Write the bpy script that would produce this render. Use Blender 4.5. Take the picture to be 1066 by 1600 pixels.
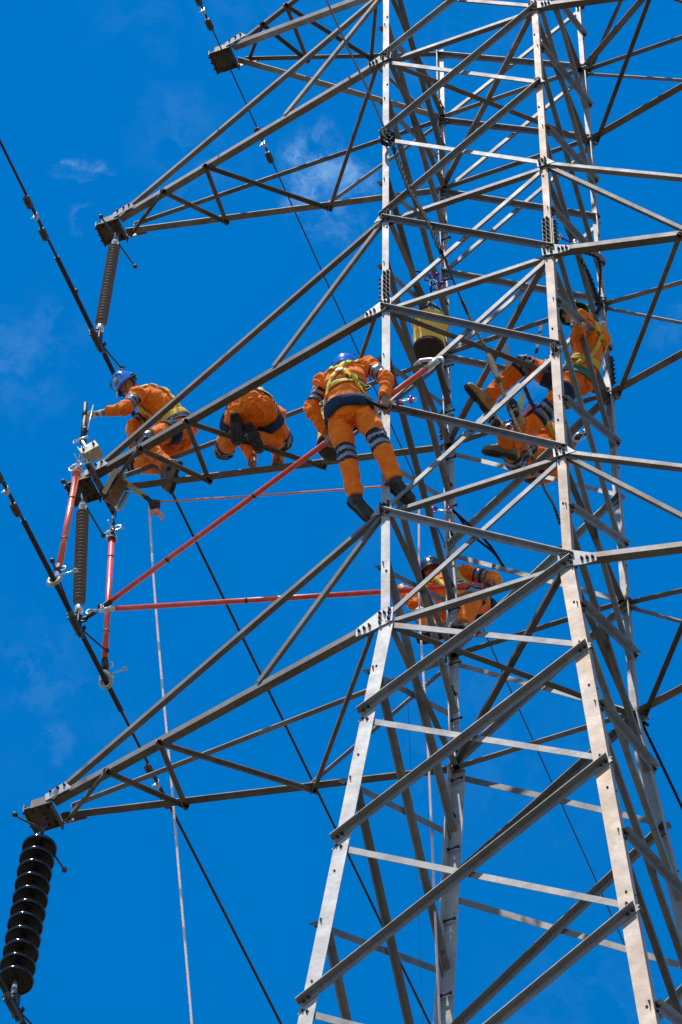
import bpy, bmesh, math, random
from mathutils import Vector, Matrix, noise, kdtree
from mathutils.bvhtree import BVHTree
for o in list(bpy.data.objects): bpy.data.objects.remove(o)
scene = bpy.context.scene
C = scene.collection
rnd = random.Random(11)
V = Vector
# ------------------------------------------------------------------ camera (a long lens, looking up 57 degrees from the ground)
CAM = V((6.035995, -18.262841, -27.408431))
CR, CU, CF = V((0.930977, 0.364943, 0.009886)), V((0.301191, -0.783084, 0.544117)), V((-0.206313, 0.503583, 0.838951))
FPX = 6758.16                                       # focal length in pixels of a 1066 x 1600 frame
cd = bpy.data.cameras.new('camera'); cam = bpy.data.objects.new('camera', cd); C.objects.link(cam)
cd.sensor_fit = 'VERTICAL'; cd.sensor_height = 24.0; cd.sensor_width = 16.0
cd.lens = FPX / 1600.0 * 24.0
cd.clip_start = 0.5; cd.clip_end = 6000
m = Matrix((CR, CU, -CF)).transposed().to_4x4(); m.translation = CAM
cam.matrix_world = m
scene.camera = cam
scene.view_settings.view_transform = 'Standard'; scene.view_settings.look = 'None'
scene.view_settings.exposure = 0.0; scene.view_settings.gamma = 1.0
scene.view_settings.use_curve_mapping = False
def at(x, y, ax, val):
    "point of the place seen at photo pixel x, y where coordinate ax has the given value"
    d = CF * FPX + CR * (x - 533) - CU * (y - 800)
    i = 'xyz'.index(ax)
    return CAM + d * ((val - CAM[i]) / d[i])
def Y(x, y, v): return at(x, y, 'y', v)
# ------------------------------------------------------------------ sun and sky
SUN_EL = math.radians(68); SUN_AZ = V((-0.14, -0.99, 0)).normalized()
SUN_DIR = (SUN_AZ * math.cos(SUN_EL) + V((0, 0, math.sin(SUN_EL)))).normalized()
sl = bpy.data.lights.new('sun', 'SUN'); sl.energy = 5.0; sl.angle = math.radians(0.53); sl.color = (1.0, 0.945, 0.87)
so = bpy.data.objects.new('sun', sl); C.objects.link(so)
so.rotation_euler = (-SUN_DIR).to_track_quat('-Z', 'Y').to_euler(); so.location = SUN_DIR * 60
w = bpy.data.worlds.new('World'); scene.world = w; w.use_nodes = True
nt = w.node_tree; N = nt.nodes; L = nt.links; N.clear()
def nd(tree, t, **k):
    n = tree.nodes.new(t)
    for a, b in k.items(): setattr(n, a, b)
    return n
sky = nd(nt, 'ShaderNodeTexSky', sky_type='NISHITA', sun_disc=False, sun_elevation=SUN_EL, altitude=300, air_density=1.0, dust_density=0.35, ozone_density=2.4)
sky.sun_rotation = math.atan2(SUN_AZ.x, SUN_AZ.y)
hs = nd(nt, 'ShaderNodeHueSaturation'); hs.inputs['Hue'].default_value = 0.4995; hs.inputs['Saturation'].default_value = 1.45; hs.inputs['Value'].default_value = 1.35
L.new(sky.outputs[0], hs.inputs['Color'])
# deep polarised blue overhead, paled towards the unseen horizon to add red fill light
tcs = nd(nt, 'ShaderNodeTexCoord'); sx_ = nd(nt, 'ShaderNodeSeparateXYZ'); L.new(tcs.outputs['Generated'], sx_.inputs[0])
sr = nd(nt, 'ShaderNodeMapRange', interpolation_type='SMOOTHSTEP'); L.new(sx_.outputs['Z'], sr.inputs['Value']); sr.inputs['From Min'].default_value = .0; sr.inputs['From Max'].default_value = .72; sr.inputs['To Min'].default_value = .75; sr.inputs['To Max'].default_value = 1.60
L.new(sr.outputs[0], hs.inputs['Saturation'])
# thin torn wisps of cloud, drawn in sky directions: a few wisps where the photograph has them and sparse ones all over the dome
tc = nd(nt, 'ShaderNodeTexCoord')
nrm = nd(nt, 'ShaderNodeVectorMath', operation='NORMALIZE'); L.new(tc.outputs['Generated'], nrm.inputs[0])
wn = nd(nt, 'ShaderNodeTexNoise'); wn.inputs['Scale'].default_value = 55; wn.inputs['Detail'].default_value = 5; wn.inputs['Roughness'].default_value = .62
L.new(nrm.outputs[0], wn.inputs['Vector'])
wsub = nd(nt, 'ShaderNodeVectorMath', operation='SUBTRACT'); L.new(wn.outputs['Color'], wsub.inputs[0]); wsub.inputs[1].default_value = (.5, .5, .5)
wsc = nd(nt, 'ShaderNodeVectorMath', operation='SCALE'); L.new(wsub.outputs[0], wsc.inputs[0]); wsc.inputs['Scale'].default_value = .030
wad = nd(nt, 'ShaderNodeVectorMath', operation='ADD'); L.new(nrm.outputs[0], wad.inputs[0]); L.new(wsc.outputs[0], wad.inputs[1])
fb = nd(nt, 'ShaderNodeTexNoise'); fb.inputs['Scale'].default_value = 95; fb.inputs['Detail'].default_value = 7; fb.inputs['Roughness'].default_value = .6
L.new(wad.outputs[0], fb.inputs['Vector'])
fr = nd(nt, 'ShaderNodeMapRange', interpolation_type='SMOOTHSTEP'); L.new(fb.outputs['Fac'], fr.inputs['Value'])
fr.inputs['From Min'].default_value = .38; fr.inputs['From Max'].default_value = .70
def skydir(x, y): return (CF * FPX + CR * (x - 533) - CU * (y - 800)).normalized()
acc = None
for (px, py, rad, amt) in ((500, 262, 72, .95), (545, 285, 50, .9), (462, 248, 40, .5), (136, 262, 30, .8), (100, 285, 22, .45), (135, 352, 22, .4), (50, 560, 110, .17), (60, 1050, 100, .15), (520, 345, 60, .5), (300, 240, 120, .12), (1050, 520, 60, .12), (815, 610, 40, .5), (90, 1160, 40, .2)):
    ds = nd(nt, 'ShaderNodeVectorMath', operation='DISTANCE'); L.new(wad.outputs[0], ds.inputs[0]); ds.inputs[1].default_value = skydir(px, py)
    mr = nd(nt, 'ShaderNodeMapRange', interpolation_type='SMOOTHSTEP'); L.new(ds.outputs['Value'], mr.inputs['Value'])
    mr.inputs['From Min'].default_value = rad / FPX * 1.15; mr.inputs['From Max'].default_value = 0; mr.inputs['To Max'].default_value = amt
    if acc is None: acc = mr.outputs[0]
    else:
        mx = nd(nt, 'ShaderNodeMath', operation='MAXIMUM'); L.new(acc, mx.inputs[0]); L.new(mr.outputs[0], mx.inputs[1]); acc = mx.outputs[0]
big = nd(nt, 'ShaderNodeTexNoise'); big.inputs['Scale'].default_value = 9; big.inputs['Detail'].default_value = 2; L.new(nrm.outputs[0], big.inputs['Vector'])
bm_ = nd(nt, 'ShaderNodeMapRange'); L.new(big.outputs['Fac'], bm_.inputs['Value']); bm_.inputs['From Min'].default_value = .52; bm_.inputs['From Max'].default_value = .8; bm_.inputs['To Max'].default_value = .10
mx = nd(nt, 'ShaderNodeMath', operation='MAXIMUM'); L.new(acc, mx.inputs[0]); L.new(bm_.outputs[0], mx.inputs[1])
mk = nd(nt, 'ShaderNodeMath', operation='MULTIPLY'); L.new(mx.outputs[0], mk.inputs[0]); L.new(fr.outputs[0], mk.inputs[1])
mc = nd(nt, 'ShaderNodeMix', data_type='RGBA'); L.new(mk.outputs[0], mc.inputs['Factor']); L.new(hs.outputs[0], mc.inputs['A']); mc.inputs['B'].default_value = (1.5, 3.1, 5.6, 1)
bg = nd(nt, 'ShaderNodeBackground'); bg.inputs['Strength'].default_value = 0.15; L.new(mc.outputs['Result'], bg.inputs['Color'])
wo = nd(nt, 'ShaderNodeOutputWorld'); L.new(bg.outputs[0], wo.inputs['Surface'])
# ------------------------------------------------------------------ mesh helpers
class MB:
    def __init__(s): s.v = []; s.f = []; s.m = []; s.sm = []
    def add(s, vs, fs, m=0, smooth=False):
        b = len(s.v); s.v += [V(p) for p in vs]
        for f in fs: s.f.append([b + i for i in f]); s.m.append(m); s.sm.append(smooth)
        return s
    def box(s, c, h, ax=None, m=0):
        ax = ax or (V((1, 0, 0)), V((0, 1, 0)), V((0, 0, 1))); c = V(c)
        vs = [c + ax[0] * (h[0] * i) + ax[1] * (h[1] * j) + ax[2] * (h[2] * k) for i in (-1, 1) for j in (-1, 1) for k in (-1, 1)]
        fs = [(0, 1, 3, 2), (4, 6, 7, 5), (0, 4, 5, 1), (2, 3, 7, 6), (0, 2, 6, 4), (1, 5, 7, 3)]
        if ax[0].cross(ax[1]).dot(ax[2]) < 0: fs = [f[::-1] for f in fs]
        return s.add(vs, fs, m)
    def prism(s, poly, n, t, m=0):
        "polygon (3-D points) extruded by t along n"
        n = V(n); k = len(poly); vs = [V(p) for p in poly] + [V(p) + n * t for p in poly]
        nn = V((0, 0, 0))
        for i in range(k): nn += V(poly[i]).cross(V(poly[(i + 1) % k]))
        fs = [tuple(range(k))[::-1], tuple(range(k, 2 * k))] + [(i, (i + 1) % k, k + (i + 1) % k, k + i) for i in range(k)]
        if nn.dot(n) < 0: fs = [f[::-1] for f in fs]
        return s.add(vs, fs, m)
    def angle(s, p0, p1, a, d1, d2, t=.009, b=None, m=0):
        "rolled steel angle: corner on p0-p1, flange a along d1, flange b along d2"
        p0, p1 = V(p0), V(p1); b = b or a; z = (p1 - p0).normalized()
        d1 = V(d1); d1 = (d1 - z * d1.dot(z)).normalized(); d2 = V(d2); d2 = d2 - z * d2.dot(z); d2 = (d2 - d1 * d2.dot(d1)).normalized()
        sec = ((0, 0), (a, 0), (a, t), (t, t), (t, b), (0, b))
        vs = [p + d1 * x + d2 * y for p in (p0, p1) for x, y in sec]
        fs = [(i, (i + 1) % 6, 6 + (i + 1) % 6, 6 + i) for i in range(6)] + [(3, 2, 1, 0), (5, 4, 3, 0), (6, 7, 8, 9), (6, 9, 10, 11)]
        if d1.cross(d2).dot(z) < 0: fs = [f[::-1] for f in fs]
        return s.add(vs, fs, m)
    def tube(s, pts, r, n=10, m=0, caps=True, smooth=True):
        pts = [V(p) for p in pts]; k = len(pts); rs = r if isinstance(r, (list, tuple)) else [r] * k
        t0 = (pts[1] - pts[0]).normalized(); u = t0.orthogonal().normalized(); vs = []
        for i, p in enumerate(pts):
            t = (pts[min(i + 1, k - 1)] - pts[max(i - 1, 0)]).normalized()
            u = (u - t * u.dot(t)).normalized(); w_ = t.cross(u)
            vs += [p + (u * math.cos(q) + w_ * math.sin(q)) * rs[i] for q in [2 * math.pi * j / n for j in range(n)]]
        fs = [(i * n + j, i * n + (j + 1) % n, (i + 1) * n + (j + 1) % n, (i + 1) * n + j) for i in range(k - 1) for j in range(n)]
        s.add(vs, fs, m, smooth)
        if caps:
            b = len(s.v) - n * k
            s.f.append([b + j for j in range(n)][::-1]); s.m.append(m); s.sm.append(False)
            s.f.append([b + (k - 1) * n + j for j in range(n)]); s.m.append(m); s.sm.append(False)
        return s
    def lathe(s, p0, axis, prof, n=24, m=0, smooth=True):
        "prof: (distance along axis, radius)"
        z = V(axis).normalized(); u = z.orthogonal().normalized(); w_ = z.cross(u); p0 = V(p0)
        vs = [p0 + z * h + (u * math.cos(2 * math.pi * j / n) + w_ * math.sin(2 * math.pi * j / n)) * r for h, r in prof for j in range(n)]
        k = len(prof)
        fs = [(i * n + j, i * n + (j + 1) % n, (i + 1) * n + (j + 1) % n, (i + 1) * n + j) for i in range(k - 1) for j in range(n)]
        return s.add(vs, fs, m, smooth)
    def ball(s, c, r, m=0, n=12, ax=None):
        ax = ax or (V((1, 0, 0)), V((0, 1, 0)), V((0, 0, 1))); r = r if isinstance(r, (tuple, list)) else (r, r, r); c = V(c)
        k = n // 2; vs = []
        for i in range(k + 1):
            a = math.pi * i / k; a = min(max(a, .02), math.pi - .02)
            for j in range(n):
                q = 2 * math.pi * j / n
                vs.append(c + ax[0] * (r[0] * math.sin(a) * math.cos(q)) + ax[1] * (r[1] * math.sin(a) * math.sin(q)) - ax[2] * (r[2] * math.cos(a)))
        fs = [(i * n + j, i * n + (j + 1) % n, (i + 1) * n + (j + 1) % n, (i + 1) * n + j) for i in range(k) for j in range(n)] + [tuple(range(n))[::-1], tuple(range(k * n, k * n + n))]
        return s.add(vs, fs, m, True)
    def torus(s, c, ax0, ax1, R0, r, m=0, n=20, k=8, R1=None):
        "ring in the plane of ax0, ax1"
        R1 = R1 or R0; ax0, ax1 = V(ax0), V(ax1); c = V(c); nn = ax0.cross(ax1).normalized(); vs = []
        for i in range(n):
            q = 2 * math.pi * i / n; d = ax0 * math.cos(q) * R0 + ax1 * math.sin(q) * R1; dn = (ax0 * math.cos(q) + ax1 * math.sin(q))
            for j in range(k):
                a = 2 * math.pi * j / k; vs.append(c + d + (dn * math.cos(a) + nn * math.sin(a)) * r)
        return s.add(vs, [(i * k + j, ((i + 1) % n) * k + j, ((i + 1) % n) * k + (j + 1) % k, i * k + (j + 1) % k) for i in range(n) for j in range(k)], m, True)
    def bolt(s, p, n, r=.017, h=.022, m=1, stub=.02):
        z = V(n).normalized(); u = z.orthogonal().normalized(); w_ = z.cross(u); p = V(p)
        q0 = rnd.random() * 6
        ring = lambda hh, rr: [p + z * hh + (u * math.cos(q0 + math.pi * j / 3) + w_ * math.sin(q0 + math.pi * j / 3)) * rr for j in range(6)]
        s.add(ring(-.004, r) + ring(h, r) + ring(h, r * .5) + ring(h + stub, r * .45), [(i * 6 + j, i * 6 + (j + 1) % 6, (i + 1) * 6 + (j + 1) % 6, (i + 1) * 6 + j) for i in range(3) for j in range(6)] + [(18, 19, 20, 21, 22, 23)], m)
        return s
    def mesh(s, name, mats):
        me = bpy.data.meshes.new(name); me.from_pydata([tuple(p) for p in s.v], [], s.f)
        for x in (mats if isinstance(mats, (list, tuple)) else [mats]): me.materials.append(x)
        me.polygons.foreach_set('material_index', s.m); me.polygons.foreach_set('use_smooth', s.sm); me.update()
        return me
    def build(s, name, mats, parent=None):
        o = bpy.data.objects.new(name, s.mesh(name, mats)); C.objects.link(o)
        if parent: o.parent = parent; o.matrix_parent_inverse = Matrix.Translation(-parent.location)
        return o
def tag(o, label, cat, group=None, kind=None):
    o['label'] = label; o['category'] = cat
    if group: o['group'] = group
    if kind: o['kind'] = kind
    return o
def empty(name, loc=(0, 0, 0), parent=None):
    o = bpy.data.objects.new(name, None); C.objects.link(o); o.location = loc; o.empty_display_size = .2
    if parent:
        o.parent = parent; o.matrix_parent_inverse = Matrix.Translation(-parent.location)
    return o
def curve(pts, k=8):
    "Catmull-Rom through the points"
    P = [V(p) for p in pts]; P = [P[0] * 2 - P[1]] + P + [P[-1] * 2 - P[-2]]; out = []
    for i in range(1, len(P) - 2):
        for j in range(k):
            t = j / k; a, b, c, d = P[i - 1:i + 3]
            out.append(.5 * ((2 * b) + (c - a) * t + (2 * a - 5 * b + 4 * c - d) * t * t + (3 * b - a - 3 * c + d) * t ** 3))
    return out + [P[-2]]
# ------------------------------------------------------------------ materials
def new_mat(name):
    mt = bpy.data.materials.new(name); mt.use_nodes = True; t = mt.node_tree
    return mt, t, t.nodes['Principled BSDF']
def noise_node(t, scale, detail=4, rough=.55, vec=None, stretch=None):
    n = nd(t, 'ShaderNodeTexNoise'); n.inputs['Scale'].default_value = scale; n.inputs['Detail'].default_value = detail; n.inputs['Roughness'].default_value = rough
    if vec is None:
        g = nd(t, 'ShaderNodeNewGeometry'); vec = g.outputs['Position']
    if stretch:
        mp = nd(t, 'ShaderNodeMapping'); mp.inputs['Scale'].default_value = stretch; t.links.new(vec, mp.inputs['Vector']); vec = mp.outputs[0]
    t.links.new(vec, n.inputs['Vector'])
    return n
def ramp(t, fac, stops):
    r = nd(t, 'ShaderNodeValToRGB'); e = r.color_ramp.elements
    while len(e) < len(stops): e.new(.5)
    for i, (p, c) in enumerate(stops): e[i].position = p; e[i].color = (*c, 1)
    t.links.new(fac, r.inputs['Fac']); return r.outputs['Color']
def mixc(t, fac, a, b, blend='MIX'):
    x = nd(t, 'ShaderNodeMix', data_type='RGBA', blend_type=blend)
    for k, q in (('Factor', fac), ('A', a), ('B', b)):
        if hasattr(q, 'links'): t.links.new(q, x.inputs[k])
        else: x.inputs[k].default_value = q if k == 'Factor' else (*q, 1)
    return x.outputs['Result']
def bump(t, b, h, strength, dist=.01):
    n = nd(t, 'ShaderNodeBump'); n.inputs['Strength'].default_value = strength; n.inputs['Distance'].default_value = dist
    t.links.new(h, n.inputs['Height']); t.links.new(n.outputs[0], b.inputs['Normal'])
def simple(name, col, rough=.5, metal=0., spec=.5, var=.15, scale=20, bmp=0., bscale=60, coat=0.):
    mt, t, b = new_mat(name)
    n = noise_node(t, scale)
    c = ramp(t, n.outputs['Fac'], [(.3, tuple(x * (1 - var) for x in col)), (.7, tuple(min(1, x * (1 + var)) for x in col))])
    t.links.new(c, b.inputs['Base Color']); b.inputs['Roughness'].default_value = rough; b.inputs['Metallic'].default_value = metal
    b.inputs['Specular IOR Level'].default_value = spec; b.inputs['Coat Weight'].default_value = coat
    if bmp: bump(t, b, noise_node(t, bscale, 3).outputs['Fac'], bmp, .006)
    return mt
def steel(name, lo, hi, stain, stain_amt, metal=.15, rough=.58):
    "weathered galvanised steel: zinc spangle, dull patches, brown run-off stains, each piece a little different"
    mt, t, b = new_mat(name); g = nd(t, 'ShaderNodeNewGeometry'); P = g.outputs['Position']
    oi = nd(t, 'ShaderNodeObjectInfo')
    off = nd(t, 'ShaderNodeVectorMath', operation='SCALE'); off.inputs[0].default_value = (7, 3, 5); t.links.new(oi.outputs['Random'], off.inputs['Scale'])
    ad = nd(t, 'ShaderNodeVectorMath', operation='ADD'); t.links.new(P, ad.inputs[0]); t.links.new(off.outputs[0], ad.inputs[1]); P2 = ad.outputs[0]
    a = noise_node(t, 5, 6, .65, P2); base = ramp(t, a.outputs['Fac'], [(.32, lo), (.66, hi)])
    sp = nd(t, 'ShaderNodeTexVoronoi'); sp.inputs['Scale'].default_value = 42; t.links.new(P2, sp.inputs['Vector'])
    base = mixc(t, .10, base, sp.outputs['Color'], 'OVERLAY')
    s1 = noise_node(t, 3.2, 6, .7, P2, (1, 1, .35)); mr = nd(t, 'ShaderNodeMapRange'); t.links.new(s1.outputs['Fac'], mr.inputs['Value'])
    mr.inputs['From Min'].default_value = .62 - .34 * stain_amt; mr.inputs['From Max'].default_value = .86 - .25 * stain_amt
    base = mixc(t, mr.outputs[0], base, stain)
    wn_ = nd(t, 'ShaderNodeTexWhiteNoise', noise_dimensions='1D'); t.links.new(oi.outputs['Random'], wn_.inputs['W'])
    rb_ = nd(t, 'ShaderNodeMapRange'); t.links.new(wn_.outputs['Value'], rb_.inputs['Value']); rb_.inputs['From Min'].default_value = .45; rb_.inputs['To Max'].default_value = .45
    base = mixc(t, rb_.outputs[0], base, tuple(x * .8 for x in stain))
    st2 = noise_node(t, 11, 5, .75, P2, (1, 1, .12)); m3 = nd(t, 'ShaderNodeMapRange'); t.links.new(st2.outputs['Fac'], m3.inputs['Value']); m3.inputs['From Min'].default_value = .52; m3.inputs['From Max'].default_value = .75; m3.inputs['To Max'].default_value = .4
    base = mixc(t, m3.outputs[0], base, tuple(x * .6 for x in lo))
    s2 = noise_node(t, 30, 4, .7, P2); m2 = nd(t, 'ShaderNodeMapRange'); t.links.new(s2.outputs['Fac'], m2.inputs['Value'])
    m2.inputs['From Min'].default_value = .58; m2.inputs['From Max'].default_value = .8; m2.inputs['To Max'].default_value = .4
    base = mixc(t, m2.outputs[0], base, (.10, .085, .07))
    rv = nd(t, 'ShaderNodeMapRange'); t.links.new(oi.outputs['Random'], rv.inputs['Value']); rv.inputs['To Min'].default_value = .68; rv.inputs['To Max'].default_value = 1.25
    sc = nd(t, 'ShaderNodeVectorMath', operation='SCALE'); t.links.new(base, sc.inputs[0]); t.links.new(rv.outputs[0], sc.inputs['Scale'])
    t.links.new(sc.outputs[0], b.inputs['Base Color'])
    rr = nd(t, 'ShaderNodeMapRange'); t.links.new(a.outputs['Fac'], rr.inputs['Value']); rr.inputs['To Min'].default_value = rough + .18; rr.inputs['To Max'].default_value = rough - .12
    t.links.new(rr.outputs[0], b.inputs['Roughness']); b.inputs['Metallic'].default_value = metal
    bump(t, b, s2.outputs['Fac'], .25, .004)
    return mt
M = {}
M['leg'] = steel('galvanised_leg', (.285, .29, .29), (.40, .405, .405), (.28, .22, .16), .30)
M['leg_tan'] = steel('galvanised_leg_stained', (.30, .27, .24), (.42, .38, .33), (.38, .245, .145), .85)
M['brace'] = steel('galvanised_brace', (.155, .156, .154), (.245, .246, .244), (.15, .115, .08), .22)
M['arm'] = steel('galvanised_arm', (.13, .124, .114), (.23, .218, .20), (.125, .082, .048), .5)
M['plate'] = steel('galvanised_plate', (.32, .32, .315), (.43, .43, .42), (.30, .23, .16), .25)
M['plate_old'] = steel('weathered_plate', (.075, .067, .06), (.14, .127, .115), (.10, .062, .034), .6)
M['bolt'] = simple('rusty_bolt', (.055, .038, .028), .7, .3, var=.5, scale=40)
M['alu'] = simple('cast_aluminium', (.66, .66, .65), .38, .8, var=.2, scale=30, bmp=.2)
M['zinc'] = simple('bright_zinc', (.72, .73, .74), .3, .85, var=.15, scale=30)
M['iron'] = simple('dark_fitting_iron', (.075, .07, .068), .55, .6, var=.4, scale=25, bmp=.2)
M['wire'] = simple('weathered_conductor', (.045, .045, .047), .55, .5, var=.3, scale=60)
M['shed'] = simple('grey_silicone', (.145, .128, .122), .55, 0, var=.15, scale=14)
M['porcelain'] = simple('brown_glaze', (.006, .0045, .0052), .13, 0, .45, var=.3, scale=12, coat=.0)
M['red'] = simple('red_fibreglass', (.83, .085, .035), .34, 0, .5, var=.26, scale=17, coat=.3)
M['red2'] = simple('orange_red_fibreglass', (.92, .15, .055), .3, 0, .5, var=.22, scale=17, coat=.4)
M['black'] = simple('black_rubber', (.015, .015, .016), .55, 0, var=.3, scale=30)
M['webbing'] = simple('black_webbing', (.018, .018, .02), .8, 0, var=.3, scale=80, bmp=.3, bscale=300)
M['navy'] = simple('navy_webbing', (.008, .018, .05), .9, 0, var=.3, scale=30, bmp=.4, bscale=200)
M['navy_pad'] = simple('navy_padding', (.008, .026, .070), .9, 0, var=.3, scale=12, bmp=.4, bscale=60)
M['yellow'] = simple('yellow_webbing', (.72, .50, .05), .75, 0, var=.2, scale=40, bmp=.3, bscale=200)
M['teal'] = simple('teal_webbing', (.02, .20, .17), .75, 0, var=.2, scale=40)
M['silver'] = simple('silver_tape', (.22, .24, .28), .45, .2, var=.18, scale=40)
M['canvas'] = simple('yellow_canvas', (1.0, .50, .055), .75, 0, .3, var=.12, scale=8, bmp=.35, bscale=26)
M['canvas_base'] = simple('dark_leather', (.035, .026, .022), .7, 0, var=.3, scale=14)
M['rope'] = simple('pale_pink_rope', (1.0, .66, .60), .85, 0, .2, var=.2, scale=90, bmp=.5, bscale=200)
M['rope_pink'] = simple('pink_rope', (.78, .34, .26), .85, 0, .2, var=.2, scale=90, bmp=.5, bscale=200)
M['rope_green'] = simple('olive_rope', (.10, .10, .065), .85, 0, .2, var=.4, scale=60, bmp=.6, bscale=150)
M['rope_black'] = simple('black_rope', (.014, .015, .015), .8, 0, .2, var=.4, scale=60, bmp=.5, bscale=150)
M['wood'] = simple('brown_timber', (.20, .115, .06), .7, 0, .3, var=.35, scale=12, bmp=.3, bscale=30)
M['cream'] = simple('cream_paint', (.46, .44, .36), .45, .1, var=.12, scale=14, bmp=.1)
M['sling'] = simple('pale_webbing', (.56, .50, .36), .8, 0, var=.2, scale=50)
M['purple'] = simple('purple_anodised', (.17, .04, .28), .25, .8, var=.2, scale=30)
M['magenta'] = simple('magenta_anodised', (.45, .06, .16), .25, .7, var=.2, scale=30)
M['sole'] = simple('rubber_sole', (.040, .034, .030), .8, 0, .3, var=.35, scale=30, bmp=.4, bscale=90)
M['boot_black'] = simple('black_boot_leather', (.030, .030, .030), .55, 0, .4, var=.35, scale=24, bmp=.3, bscale=70)
M['boot_tan'] = simple('tan_boot_leather', (.42, .265, .125), .65, 0, .35, var=.3, scale=20, bmp=.3, bscale=60)
M['boot_grey'] = simple('dusty_grey_boot', (.20, .175, .145), .7, 0, .35, var=.35, scale=20, bmp=.3, bscale=60)
M['glove'] = simple('white_glove', (.72, .70, .64), .85, 0, .2, var=.12, scale=40, bmp=.3, bscale=120)
M['glove_dark'] = simple('dark_glove', (.10, .065, .05), .8, 0, .2, var=.3, scale=40)
M['skin'] = simple('skin', (.34, .165, .095), .5, 0, .4, var=.12, scale=25)
M['hair'] = simple('black_hair', (.012, .010, .009), .6, 0, .3)
M['helmet_blue'] = simple('blue_helmet_shell', (.012, .17, .62), .22, 0, .5, var=.06, scale=6, coat=.5)
M['helmet_green'] = simple('green_helmet_shell', (.01, .34, .17), .25, 0, .5, var=.06, scale=6, coat=.5)
M['helmet_pink'] = simple('rose_helmet_shell', (.75, .22, .27), .25, 0, .5, var=.06, scale=6, coat=.5)
M['helmet_dark'] = simple('dark_navy_helmet_shell', (.012, .018, .045), .22, 0, .5, var=.06, scale=6, coat=.5)
M['helmet_white'] = simple('white_helmet_shell', (.72, .73, .74), .25, 0, .5, var=.06, scale=6, coat=.5)
def cloth(name, col, dark):
    mt, t, b = new_mat(name)
    n = noise_node(t, 7, 5, .6); c = ramp(t, n.outputs['Fac'], [(.3, dark), (.62, col)])
    t.links.new(c, b.inputs['Base Color']); b.inputs['Roughness'].default_value = .85; b.inputs['Specular IOR Level'].default_value = .2
    b.inputs['Sheen Weight'].default_value = .15
    gn = noise_node(t, 3.1, 6, .7); gm = nd(t, 'ShaderNodeMapRange'); t.links.new(gn.outputs['Fac'], gm.inputs['Value']); gm.inputs['From Min'].default_value = .55; gm.inputs['From Max'].default_value = .8; gm.inputs['To Max'].default_value = .45
    t.links.new(mixc(t, gm.outputs[0], c, tuple(x * .55 + .01 for x in dark)), b.inputs['Base Color'])
    f = noise_node(t, 24, 6, .66, stretch=(1, 1, .6)); bump(t, b, f.outputs['Fac'], .75, .022)
    return mt
M['orange'] = cloth('orange_coverall', (1.0, .215, .004), (.95, .175, .003))
M['shirt'] = simple('grey_undershirt', (.25, .25, .26), .9)
M['tape_navy'] = simple('navy_tape', (.010, .014, .035), .7, 0, var=.2, scale=40)
M['ground'] = None
def ground_mat():
    mt, t, b = new_mat('dry_grass_ground')
    n = noise_node(t, .35, 8, .65); c = ramp(t, n.outputs['Fac'], [(.3, (.07, .059, .033)), (.5, (.108, .088, .051)), (.75, (.16, .125, .078))])
    t.links.new(c, b.inputs['Base Color']); b.inputs['Roughness'].default_value = .95
    return mt
M['ground'] = ground_mat()
# ------------------------------------------------------------------ ground (far below the frame)
GZ = -29.0
g = MB(); g.add([(-3000, -3000, GZ), (3000, -3000, GZ), (3000, 3000, GZ), (-3000, 3000, GZ)], [(0, 1, 2, 3)])
go = g.build('ground', M['ground']); go['kind'] = 'structure'; go['label'] = 'dry grassy ground far below the tower'
# ------------------------------------------------------------------ lattice tower: square body, 1.5 m wide above the lowest crossarm, tapering out below it
L3, U3, L2, U2, L1, U1, TOP = 0.0, 1.54, 4.76, 6.33, 9.44, 10.92, 12.36
FRONT = [TOP, U1, L1, 7.88, U2, L2, 3.14, U3, L3, -1.35, -3.0, -4.93, -7.2, -9.9, -13.2, -17.2, -22.2, GZ]
SIDE = [11.65, 10.13, 8.6, 7.02, 5.5, 3.93, 2.36, .76, -.71, -2.2, -3.96, -6.06, -8.5, -11.5, -15.1, -19.6, -25.4]
TAPER = .0825; E0 = .03
def hw(z): return .75 - TAPER * min(z, 0)
tower = empty('lattice_tower', (0, 0, GZ))
tag(tower, 'tall galvanised steel lattice transmission tower with three pairs of crossarms', 'tower')
SG = {'A': (-1, -1), 'B': (1, -1), 'C': (-1, 1), 'D': (1, 1)}
def corner(l, z):
    sx, sy = SG[l]; q = hw(z) + E0; return V((sx * q, sy * q, z))
for l, (sx, sy) in SG.items():
    b = MB()
    for z0, z1, a in ((GZ, 0, .112), (0, L2 + .35, .074), (L2 + .35, TOP + .1, .060)):
        b.angle(corner(l, z0), corner(l, z1), a, (-sx, 0, 0), (0, -sy, 0), .010)
    for i in range(14):                                      # odd bolts and holes along the flanges
        z = -6 + i * 1.35 + rnd.uniform(-.1, .1)
        p = corner(l, z)
        b.bolt(p + V((-sx * .045, sy * .003, 0)), (0, sy, 0), .009, .005, 1, .003)
        b.bolt(p + V((sx * .003, -sy * .045, 0)), (sx, 0, 0), .009, .005, 1, .003)
    # bolted splice above the middle crossarm
    zc = L2 + .36
    p = corner(l, zc)
    for n, u in ((V((0, sy, 0)), V((-sx, 0, 0))), (V((sx, 0, 0)), V((0, -sy, 0)))):
        ax = (u, V((0, 0, 1)), n)
        b.box(p + u * .045 + n * .008, (.033, .22, .006), ax, 2)
        for k in range(6):
            for q in (.028, .060): b.bolt(p + u * q + n * .014 + V((0, 0, -.19 + k * .075)), n, .014, .018, 1, .012)
    b.build('leg', [M['leg_tan'] if l == 'B' else M['leg'], M['bolt'], M['plate_old']], tower)
FACES = {'AB': ('A', 'B', V((0, -1, 0))), 'CD': ('C', 'D', V((0, 1, 0))), 'AC': ('A', 'C', V((-1, 0, 0))), 'BD': ('B', 'D', V((1, 0, 0)))}
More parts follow.
